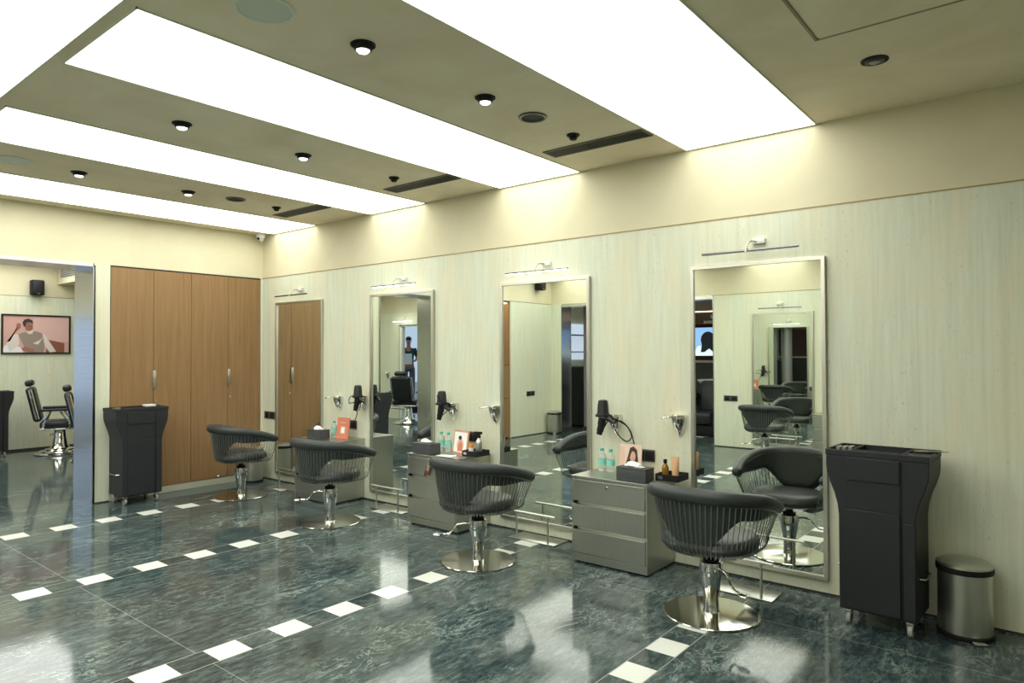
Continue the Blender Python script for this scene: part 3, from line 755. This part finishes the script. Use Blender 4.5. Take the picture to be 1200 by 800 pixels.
def dryer(x, z, label, hlab, coil, mirrored=1, tilt=.0):
    bracket(x, z, hlab, side=-1 if mirrored == 1 else 1)
    t = thing('hair_dryer', label, 'hair dryer', (x - .045 * mirrored, -.118, z), 0, 'black hair dryers hanging on the wall')
    t.rotation_euler = (0, tilt, 0)
    ob('barrel', MB().lathe([(.022, .135), (.034, .130), (.040, .10), (.043, .05), (.046, .03)], seg=24), RIB, t)
    ob('rear_collar', MB().lathe([(.050, .0295), (.058, .024), (.058, .010), (.044, .008)], seg=24), PLAST2, t)
    ob('handle', MB().tube(cr([(-.005, 0, .0), (-.012, -.004, -.05), (-.022, -.006, -.09), (-.03, -.01, -.125)], 5), [.03] * 6 + [.026] * 6 + [.022] * 4, 14), PLAST2, t)
    ob('nozzle', MB().tube([(.03, -.005, .005), (.07, -.006, -.015), (.10, -.006, -.035)], [.024, .018, .012], 12), RIB, t)
    ob('cable', MB().tube(cr(coil, 7), .0045, 7), BLACK, t)
dryer(-2.64, 1.01, 'black hair dryer on the wall above the nearest water bottles', 'chrome holder carrying the nearest hair dryer',
      [(-.02, -.01, -.12), (0, .03, -.06), (.04, .04, 0), (.10, .05, -.02), (.17, .06, -.06), (.20, .07, -.13), (.16, .07, -.17), (.10, .06, -.13), (.06, .05, -.05), (.12, .05, -.02), (.19, .07, -.09), (.22, .08, -.20), (.24, .085, -.25)])
dryer(-4.335, 1.02, 'black hair dryer on the wall right of the third mirror, cable bundled', 'chrome holder carrying the bundled hair dryer beside the third mirror',
      [(-.03, -.01, -.12), (-.06, .03, -.07), (-.05, .03, .06), (-.01, -.05, .09), (.05, -.05, .04), (.10, 0, .02), (.06, .01, -.04), (.0, .0, -.08), (.05, .0, .03), (.12, .02, -.0), (.15, .05, -.05)])
dryer(-5.625, 1.04, 'black hair dryer left of the third mirror, above the far cabinet', 'chrome holder carrying the hair dryer above the far cabinet',
      [(.03, -.01, -.12), (-.0, .03, -.05), (-.08, .02, .02), (-.16, .02, 0), (-.18, .03, -.06), (-.12, .03, -.05), (-.08, .04, -.08), (-.10, .07, -.16), (-.14, .08, -.22), (-.17, .085, -.25)], -1)

# ------------------------------------------------------------------ trolleys
def trolley(label, loc, rz, full=True):
    t = thing('salon_trolley', label, 'trolley', loc, rz, 'black plastic salon trolleys')
    hw, D = .187, .16
    side = [(hw, .088), (hw, .60), (hw + .006, .66), (hw + .022, .72), (hw + .045, .78), (hw + .060, .83), (hw + .064, .87), (hw + .064, .925)]
    poly = side + [(-x, z) for x, z in side[::-1]]
    body = ob('body', MB().prism(poly, -D, D), PLAST, t)
    # arched side pockets
    arch = [(-.09, .26), (.09, .26)] + [(.09 * math.cos(a), .52 + .09 * math.sin(a)) for a in [PI * k / 10 for k in range(11)]]
    cutter = MB()
    cutter.prism(arch, hw - .10, hw + .05, 'X'); cutter.prism(arch, -hw - .05, -hw + .10, 'X')
    cutter.box(-.122, .119, -D + .080, D - .014, .86, .95); cutter.box(hw - .05, hw + .05, 0, D - .02, .87, .95)
    cut(body, cutter)
    bv = body.modifiers.new('bevel', 'BEVEL'); bv.width = .005; bv.segments = 2; bv.limit_method = 'ANGLE'
    mb = MB(); T0, T1, e = .9255, .957, hw + .066
    mb.box(-e, e, -D - .002, -D + .012, T0, T1); mb.box(-e, e, D - .012, D + .002, T0, T1)
    for x in (-e, e - .012): mb.box(x, x + .012, -D + .012, D - .012, T0, T1)
    mb.box(-.135, -.123, -D + .012, D - .012, T0, T1); mb.box(.120, .132, -D + .012, D - .012, T0, T1)
    mb.box(-.123, .120, -D + .07, -D + .078, T0, T1)
    mb.box(-.123, .120, -D + .012, -D + .07, T0, T1 - .006); mb.box(.132, e - .012, -D + .012, -.02, T0, T1 - .004)
    ob('top_tray', mb, PLAST, t, bevel=.002)
    mb = MB(); mb.box(-.11, -.015, -D + .03, -D + .05, T1 - .0055, T1 - .004); mb.box(.02, .11, -D + .03, -D + .05, T1 - .0055, T1 - .004)
    ob('tool_slots', mb, BLACK, t)
    d = ob('door', MB().box(-.145, .115, -D - .010, -D - .0005, .10, .64), PLAST, t, bevel=.003)
    ob('door_upper', MB().box(-.145, .115, -D - .010, -D - .0005, .80, .92).box(-.145, .115, -D - .003, -D - .0005, .642, .798), PLAST, t, bevel=.002)
    ob('door_groove', MB().box(.117, .127, -D - .0015, -D - .0002, .09, .92), BLACK, t)
    ob('hinge_post', MB().box(.129, hw - .002, -D - .009, -D - .0005, .10, .60), PLAST, t, bevel=.003)
    for sx in (-1, 1):
        ob('side_rail', MB().tube([(sx * (hw - .02), -.08, .30), (sx * (hw + .028), -.07, .30), (sx * (hw + .028), .07, .30), (sx * (hw - .02), .08, .30)], .004, 8), CHROME, t)
        for sy in (-1, 1):
            x, y = sx * .15, sy * .125
            c = ob('caster', MB().box(x - .018, x + .018, y - .018, y + .018, .072, .0845).box(x - .016, x - .011, y - .012, y + .034, .03, .078).box(x + .011, x + .016, y - .012, y + .034, .03, .078), CHROME, t, bevel=.002)
            ob('wheel', MB().cyl((x - .010, y + .014, .0345), (x + .010, y + .014, .0345), .034, seg=24), mat('grey_wheel', (.35, .35, .33), .35), c)
    if full:
        ob('dryer_cup', MB().lathe([(.048, 0), (.05, -.012), (.038, -.012)], (hw + .018, .06, T1 + .004), 24, cap=False), BLACK, t)
        mb = MB()
        for k in range(3): mb.box(-.225 + k * .026, -.205 + k * .026, -.06 + k * .02, .01 + k * .02, T0 + .001, T1 + .003, rotz(.0))
        ob('clips', mb, SATIN, t)
    return t
tr = trolley('large black salon trolley standing between the largest mirror and the steel bin', (-.79, -.275, 0), -.04)
trolley('black salon trolley in front of the wooden wardrobe', (-7.36, -1.525, 0), PI / 2)
trolley('black salon trolley at the left edge, in the barber room', (-12.15, -1.60, 0), PI / 2)
tag(ob('scissors', MB().box(-.085, .085, -.006, .006, 0, .004, rotz(.5)).box(-.075, .085, -.006, .006, .0042, .008, rotz(.2)), SATIN, loc=(-.565, -.24, .958)), 'scissors lying on the right end of the nearest trolley top', 'scissors')
t = thing('tool_tray', 'small tray of white combs and jars on the wardrobe trolley', 'tray', (-7.36, -1.40, .9575))
ob('dish', MB().rbox(-.05, .05, -.05, .05, 0, .02, .003), WHITEP, t)

# ------------------------------------------------------------------ pedal bins
def bin_(label, loc, rz, r=.135, h=.40):
    t = thing('pedal_bin', label, 'bin', loc, rz, 'stainless steel pedal bins')
    ob('base_ring', MB().lathe([(r, .001), (r + .003, .006), (r + .003, .022), (r - .004, .026), (.01, .026)], seg=40), BLACK, t)
    ob('drum', MB().lathe([(r - .003, .0265), (r - .002, .04), (r - .004, h - .05), (r - .004, h - .048)], seg=48), STEEL, t)
    ob('collar', MB().lathe([(r + .002, h - .0475), (r + .004, h - .04), (r + .004, h - .02), (r - .01, h - .018)], seg=40), BLACK, t)
    ob('lid', MB().lathe([(r + .003, h - .0175), (r + .002, h - .006), (r - .02, h + .006), (r * .5, h + .014), (.002, h + .016)], seg=40), STEEL, t)
    ob('pedal', MB().rbox(-.03, .03, -r - .045, -r + .01, .008, .016, .003), CHROME, t)
    return t
bin_('stainless pedal bin at the right, beside the large black trolley', (-.428, -.165, 0), .5, .128, .385)
bin_('stainless bin in the corner behind the farthest chair', (-7.405, -.22, 0), 0, .12, .40)
bin_('stainless bin in the far corner, seen in the second mirror', (-7.38, -5.86, 0), PI * .8, .125, .40)

# ------------------------------------------------------------------ left wall display niche (seen as a sliver in the second mirror)
t = thing('display_cabinet', 'wooden display niche with a pink poster, a sliver at the second mirror edge', 'display cabinet', (XL, -4.363, 0))
mb = MB(); mb.box(-.48, -.02, -.440, -.422, .001, 2.40); mb.box(-.48, -.02, .422, .440, .001, 2.40); mb.box(-.48, -.46, -.422, .422, .001, 2.40); mb.box(-.46, -.02, -.422, .422, 2.38, 2.40)
ob('carcass', mb, WOOD, t)
ob('lower_door', MB().box(-.06, -.03, -.42, .42, .02, .70), WOOD, t); ob('middle_door', MB().box(-.06, -.03, -.42, .42, .71, 1.28), WOOD, t)
ob('shelf', MB().box(-.45, -.03, -.42, .42, 1.29, 1.31), WOOD, t)
ob('shelf_light', MB().box(-.30, -.05, -.40, .40, 2.36, 2.375), mat('niche_light', (1, 1, 1), .5, emit=5, emit_col=(1, .85, .7)), t)
Mz = Matrix.Translation((-.455, 0, 1.42)) @ Matrix.Rotation(PI / 2, 4, 'Z')
flat('poster', .80, .8, [(SQ, mat('poster_pink', (.75, .25, .28), .5)), ([(0, .25), (1, .25), (1, .6), (0, .75)], PAPER), ([(0, 0), (1, 0), (1, .12), (0, .12)], mat('poster_mauve', (.25, .12, .2), .5))], t, Mz)

# ------------------------------------------------------------------ loudspeakers
def loud(label, loc, rz):
    t = thing('loudspeaker', label, 'speaker', loc, rz)
    ob('cabinet', MB().rbox(-.085, .085, -.17, -.03, -.12, .12, .02, seg=3), BLACK, t)
    ob('grille', MB().rbox(-.073, .073, -.178, -.165, -.106, .106, .01), PLAST2, t)
    ob('mount', MB().box(-.03, .03, -.04, 0, -.03, .03), BLACK, t)
    ob('badge', MB().box(-.014, .014, -.180, -.1785, -.10, -.092), SATIN, t)
loud('small black loudspeaker above the framed picture in the barber room', (-12.6, -.925, 2.54), PI / 2)
loud('small black loudspeaker high in the corner, seen in the second mirror', (XL, -5.55, 2.76), PI / 2)

# ------------------------------------------------------------------ framed picture
t = thing('framed_picture', 'black framed photograph of a seated man in grey against pink, in the barber room', 'picture', (-12.6, -.898, 1.503), PI / 2)
pw, ph = .93, .615; fw_ = .022
mb = MB(); mb.box(-pw / 2, pw / 2, -.03, -.002, 0, fw_); mb.box(-pw / 2, pw / 2, -.03, -.002, ph - fw_, ph); mb.box(-pw / 2, -pw / 2 + fw_, -.03, -.002, fw_, ph - fw_); mb.box(pw / 2 - fw_, pw / 2, -.03, -.002, fw_, ph - fw_)
ob('frame', mb, BLACK, t)
mP = mat('picture_pink', (.56, .33, .29), .55); mP2 = mat('picture_rose', (.62, .40, .36), .55); mS = mat('picture_sofa', (.22, .075, .045), .6); mG = mat('picture_grey', (.27, .21, .175), .6)
mL = mat('picture_light', (.62, .56, .50), .6); mLt = mat('picture_white', (.70, .68, .72), .6); mSk = mat('picture_skin', (.30, .13, .09), .6); mH = mat('picture_dark', (.035, .025, .025), .6)
flat('print', pw - 2 * fw_, ph - 2 * fw_, [
    (SQ, mP), ([(.45, .35), (1, .3), (1, 1), (.45, 1)], mP2), ([(.64, 0), (.93, 0), (.93, .26), (.66, .36)], mS),
    ([(.0, .0), (.30, .0), (.26, .14), (.12, .22), (.03, .20), (0, .1)], mLt),
    ([(.10, .02), (.24, .22), (.22, .5), (.12, .48), (.05, .25)], mL),
    ([(.05, .28), (.10, .30), (.20, .72), (.24, .76), (.26, .68), (.20, .58)], mSk), (ell(.225, .74, .035, .06), mSk),
    ([(.55, .55), (.62, .50), (.80, .02), (.70, .0), (.57, .3)], mL),
    ([(.22, .50), (.38, .60), (.50, .58), (.58, .53), (.62, .2), (.60, .0), (.33, .0), (.30, .2)], mG),
    ([(.42, .0), (.44, .3), (.40, .58), (.36, .58), (.37, .3), (.36, .0)], mG), ([(.44, .25), (.55, .35), (.60, .45), (.52, .22)], mL),
    ([(.26, .12), (.34, .16), (.46, .08), (.45, .0), (.30, .04)], mSk),
    ([(.33, .58), (.45, .62), (.43, .52), (.38, .50)], mL), (ell(.375, .70, .058, .12), mSk),
    (ell(.355, .715, .010, .010), mH), (ell(.395, .715, .010, .010), mH), (ell(.375, .635, .018, .010), mS), ([(.425, .66), (.433, .78), (.415, .70), (.40, .60)], mS),
    ([(.30, .70), (.28, .82), (.31, .90), (.37, .93), (.43, .88), (.435, .78), (.40, .83), (.34, .82), (.32, .72)], mH),
], t, Matrix.Translation((0, -.012, fw_)), .0005)
ob('backing', MB().box(-pw / 2 + .01, pw / 2 - .01, -.011, -.002, .01, ph - .01), BLACK, t)

# ------------------------------------------------------------------ barber chairs
def barber_chair(label, loc, rz, s=1.0):
    t = thing('barber_chair', label, 'barber chair', loc, rz, 'black and chrome barber chairs'); t.scale = (s, s, s)
    ob('base', MB().lathe([(.33, .001), (.335, .012), (.32, .024), (.27, .032), (.26, .046), (.20, .056), (.19, .072), (.13, .086), (.105, .13), (.085, .25), (.078, .34), (.06, .37), (.002, .37)], seg=48), CHROME, t)
    ob('seat', MB().rbox(-.27, .27, -.24, .27, .40, .50, .035, seg=4), BLACKL, t)
    ob('seat_frame', MB().rbox(-.28, .28, -.25, .26, .375, .40, .01), CHROME, t)
    Mb = Matrix.Translation((0, -.26, .50)) @ Matrix.Rotation(.22, 4, 'X')
    ob('backrest', MB().rbox(-.22, .22, -.055, .055, .0, .52, .045, Mb, seg=4), BLACKL, t)
    for sx in (-1, 1):
        ob('back_trim', MB().tube([Mb @ Vector((sx * .225, .0, .04)), Mb @ Vector((sx * .232, 0, .25)), Mb @ Vector((sx * .225, 0, .49))], .03, 10), CHROME, t)
        a = ob('armrest', MB().rbox(sx * .31 - .035, sx * .31 + .035, -.24, .20, .655, .695, .015, seg=3), BLACKL, t)
        ob('arm_support', MB().tube(cr([(sx * .29, -.20, .40), (sx * .31, -.16, .55), (sx * .31, -.12, .65)], 4), .018, 8).tube(cr([(sx * .29, .14, .40), (sx * .31, .12, .5), (sx * .31, .02, .65)], 4), .016, 8), CHROME, a)
    ob('headrest', MB().rbox(-.13, .13, -.05, .06, .535, .625, .035, Mb, seg=4), BLACKL, t)
    ob('headrest_post', MB().cyl(Mb @ Vector((0, 0, .46)), Mb @ Vector((0, 0, .55)), .014), CHROME, t)
    ob('leg_rest', MB().rbox(-.20, .20, -.02, .02, -.20, .02, .015, Matrix.Translation((0, .34, .38)) @ Matrix.Rotation(.35, 4, 'X')), BLACKL, t)
    ob('footplate', MB().rbox(-.18, .18, .40, .60, .13, .15, .008).tube([(-.12, .27, .38), (-.12, .42, .15)], .012, 8).tube([(.12, .27, .38), (.12, .42, .15)], .012, 8), CHROME, t)
    ob('side_lever', MB().tube([(.10, -.05, .30), (.36, -.10, .32), (.42, -.12, .33)], .009, 8), CHROME, t)
    return t
barber_chair('black and chrome barber chair fully visible beyond the steel doorway', (-11.85, -.80, 0), -.35)
barber_chair('black and chrome barber chair half hidden by the steel door jamb', (-10.68, -.70, 0), -.3, .96)
barber_chair('black and chrome barber chair in front of the person, seen in the third mirror', (-10.88, -5.42, 0), 2.75)

# ------------------------------------------------------------------ wash room furniture seen in the large mirror
t = thing('display_screen', 'bright blue advertising screen with a dark haired head, in the wash room', 'screen', (-5.45, -8.7, 1.40), PI)
ob('bezel', MB().box(-.62, .62, -.001, .05, 0, .62), BLACK, t)
mB = mat('screen_blue', (.2, .4, .9), .4, emit=.9, emit_col=(.35, .60, 1.0)); mW = mat('screen_white', (.8, .9, 1), .4, emit=.9, emit_col=(.8, .92, 1)); mD = mat('screen_dark', (.01, .02, .05), .4)
flat('screen_image', 1.18, .57, [(SQ, mB), ([(.1, 0), (.9, 0), (.8, .35), (.2, .4)], mW), (ell(.62, .56, .13, .3), mD), ([(.5, .15), (.75, .12), (.72, .6), (.52, .6)], mD), ([(.45, 0), (.6, .25), (.7, .1), (.78, 0)], mW), (ell(.2, .7, .06, .1), mW)], t, Matrix.Translation((0, -.002, .025)))
t = thing('shop_fascia', 'brown sign board with white lettering above the blue screen', 'sign', (-5.5, -8.72, 2.06), PI)
ob('board', MB().box(-.8, .8, 0, .05, 0, .24), BROWN, t)
ob('strip_light', MB().box(-.8, .8, -.03, 0, .25, .27), mat('warm_strip', (1, .8, .6), .4, emit=3, emit_col=(1, .75, .55)), t)
def text(body, size, loc, parent, m):
    c = bpy.data.curves.new('lettering', 'FONT'); c.body = body; c.size = size; c.extrude = .002; c.align_x = 'CENTER'
    o = bpy.data.objects.new('lettering', c); col.objects.link(o); c.materials.append(m)
    dg = bpy.context.evaluated_depsgraph_get(); me = bpy.data.meshes.new_from_object(o.evaluated_get(dg)); bpy.data.objects.remove(o)
    l = bpy.data.objects.new('lettering', me); col.objects.link(l); l.parent = parent; l.location = loc; l.rotation_euler = (PI / 2, 0, 0)
mWt = mat('letter_white', (.9, .9, .88), .4)
text('SU', .11, (-.02, -.003, .12), t, mWt); text('EN INTERNE', .075, (-.02, -.003, .02), t, mWt)
struct('trim_7', MB().box(-8.1, -3.4, -9.0, -8.95, 1.28, 1.33), mat('pale_ledge', (.6, .58, .52), .4))
t = thing('wash_basin', 'white shampoo basin behind the black wash chair', 'basin', (-5.30, -8.38, 0))
ob('pedestal', MB().rbox(-.25, .25, -.2, .2, .001, .80, .02), PLAST, t)
ob('bowl', MB().lathe([(.15, .80), (.24, .86), (.30, .93), (.30, .96), (.27, .955), (.20, .88), (.002, .84)], seg=32, sx=1.2), WHITEP, t)
def wash_chair(label, loc, rz):
    t = thing('wash_chair', label, 'wash chair', loc, rz, 'black wash chairs')
    ob('base', MB().rbox(-.30, .30, -.35, .30, .001, .20, .03), PLAST2, t)
    ob('seat', MB().rbox(-.26, .26, -.25, .40, .205, .42, .06, seg=4), BLACKL, t)
    for sx in (-1, 1): ob('armrest', MB().tube(cr([(sx * .33, .38, .12), (sx * .34, .36, .50), (sx * .34, .1, .64), (sx * .33, -.25, .70), (sx * .30, -.38, .50)], 5), .07, 14), BLACKL, t)
    ob('backrest', MB().rbox(-.27, .27, -.08, .08, 0, .62, .07, Matrix.Translation((0, -.28, .36)) @ Matrix.Rotation(.25, 4, 'X'), seg=4), BLACKL, t)
wash_chair('rounded black wash chair below the blue screen, seen in the large mirror', (-5.10, -7.45, 0), 0)
wash_chair('rounded black wash chair farther left in the wash room, reflected', (-6.5, -8.2, 0), 0)
t = thing('pillar', 'silvery lilac pillar in the wash room opening, seen in the second mirror', 'pillar', (-7.17, -6.85, 0))
ob('shaft', MB().cyl((0, 0, .06), (0, 0, H - .001), .17, seg=48), mat('lilac_metal', (.42, .40, .44), .35, .4), t)
ob('foot_ring', MB().lathe([(.185, .001), (.185, .055), (.174, .059), (.16, .059)], seg=48), DARKGREY, t)
t = thing('storage_cabinet', 'dark cabinet with a glowing sheet above for a bright window, left of the lilac pillar', 'cabinet', (-7.85, -7.6, 0))
ob('body', MB().box(-.24, .24, -.5, .5, .03, 1.20), DARKGREY, t); ob('plinth', MB().box(-.22, .22, -.48, .48, .001, .029), BLACK, t)
ob('counter', MB().box(-.25, .26, -.51, .51, 1.201, 1.23), SATIN, t)
ob('window_glow', MB().box(-.24, -.20, -.48, .48, 1.35, 2.1), mat('window_glow_blue', (.6, .7, .9), .4, emit=.8, emit_col=(.7, .8, 1)), t)  # glowing sheet stands in for the bright bluish window above the cabinet
ob('shelves', MB().box(-.20, .05, -.48, .48, 1.5, 1.52).box(-.20, .05, -.48, .48, 1.85, 1.87), DARKGREY, t)

# ------------------------------------------------------------------ person in the far doorway, seen in the third mirror
def person():
    t = thing('person', 'person in a dark green t-shirt holding a white paper, seen in the third mirror', 'person', (-14.87, -9.05, .121), 0)
    def skin(name, V_, E, R, m, parent, lvl=2):
        me = bpy.data.meshes.new(name); me.from_pydata(V_, E, []); me.materials.append(m)
        o = bpy.data.objects.new(name, me); col.objects.link(o); o.parent = parent
        k = o.modifiers.new('skin', 'SKIN'); k.use_smooth_shade = True
        for d, r in zip(me.skin_vertices[0].data, R): d.radius = r if isinstance(r, tuple) else (r, r)
        me.skin_vertices[0].data[0].use_root = True
        s = o.modifiers.new('sub', 'SUBSURF'); s.levels = lvl; s.render_levels = lvl
        return o
    V_ = [(0, 0, 1.0), (0, .005, 1.18), (0, .0, 1.38), (0, 0, 1.53), (0, .01, 1.61), (0, .02, 1.69), (0, .02, 1.78)]
    R = [(.15, .10), (.13, .095), (.15, .10), (.058, .058), (.056, .06), (.072, .088), (.068, .084)]
    E = [(0, 1), (1, 2), (2, 3), (3, 4), (4, 5), (5, 6)]
    for s in (-1, 1):
        b = len(V_)
        V_ += [(s * .10, 0, .93), (s * .11, .01, .52), (s * .115, -.01, .10), (s * .125, .13, .04)]; R += [(.09, .09), (.06, .065), (.042, .045), (.035, .03)]
        E += [(0, b), (b, b + 1), (b + 1, b + 2), (b + 2, b + 3)]
        c = len(V_)
        V_ += [(s * .19, 0, 1.47), (s * .25, -.01, 1.20), (s * .17, .20, 1.14), (s * .11, .27, 1.16)]; R += [(.055, .055), (.042, .042), (.030, .030), (.032, .018)]
        E += [(2, c), (c, c + 1), (c + 1, c + 2), (c + 2, c + 3)]
        for k in range(5):
            f = len(V_); z = 1.20 - k * .022
            V_ += [(s * .09, .285, z), (s * .06, .292, z - .004), (s * .035, .288, z - .006)] if k < 4 else [(s * .11, .26, 1.20), (s * .09, .258, 1.235), (s * .075, .262, 1.25)]
            R += [.009, .008, .007]; E += [(c + 3, f), (f, f + 1), (f + 1, f + 2)]
    body = skin('body', V_, E, R, SKIN, t)
    SH = mat('green_shirt', (.010, .048, .034), .8); TR = mat('grey_trousers', (.10, .10, .11), .8)
    sv = [(0, 0, .98), (0, .005, 1.18), (0, 0, 1.38), (0, 0, 1.50)]; sr = [(.165, .115), (.148, .11), (.168, .118), (.075, .07)]; se = [(0, 1), (1, 2), (2, 3)]
    for s in (-1, 1):
        b = len(sv); sv += [(s * .19, 0, 1.47), (s * .235, -.008, 1.27)]; sr += [(.072, .072), (.062, .062)]; se += [(2, b), (b, b + 1)]
    skin('shirt', sv, se, sr, SH, t)
    tv = [(0, 0, 1.0)]; trr = [(.162, .112)]; te = []
    for s in (-1, 1):
        b = len(tv); tv += [(s * .10, 0, .90), (s * .11, .01, .52), (s * .115, -.008, .10)]; trr += [(.102, .102), (.078, .08), (.066, .068)]; te += [(0, b), (b, b + 1), (b + 1, b + 2)]
    skin('trousers', tv, te, trr, TR, t)
    mb = MB(); mb.ball((0, -.012, 1.785), .095, 20, sx=.93, sy=1.05, sz=.82); ob('hair', mb, HAIR, t)
    mb = MB()
    mb.ball((-.03, .108, 1.735), .011, 8); mb.ball((.03, .108, 1.735), .011, 8); ob('eyes', mb, mat('eye_dark', (.02, .015, .012), .3), t)
    mb = MB(); mb.ball((0, .118, 1.70), .016, 8, sz=1.5); mb.ball((-.086, .02, 1.71), .02, 8, sx=.5, sz=1.5); mb.ball((.086, .02, 1.71), .02, 8, sx=.5, sz=1.5); ob('nose_and_ears', mb, SKIN, t)
    ob('mouth', MB().ball((0, .105, 1.665), .022, 8, sy=.5, sz=.3), mat('lips', (.28, .10, .08), .5), t)
    mb = MB()
    for s in (-1, 1): mb.rbox(s * .125 - .045, s * .125 + .045, -.09, .18, .001, .075, .025, seg=3)
    ob('shoes', mb, BLACK, t)
    return t
p = person(); p.rotation_euler = (0, 0, -.8)
tag(ob('paper_sheet', MB().box(-.105, .105, .300, .304, 1.05, 1.36), PAPER, loc=(-14.87, -9.05, .121)), 'white paper held in front by the person in green', 'paper').rotation_euler = (0, 0, -.8)
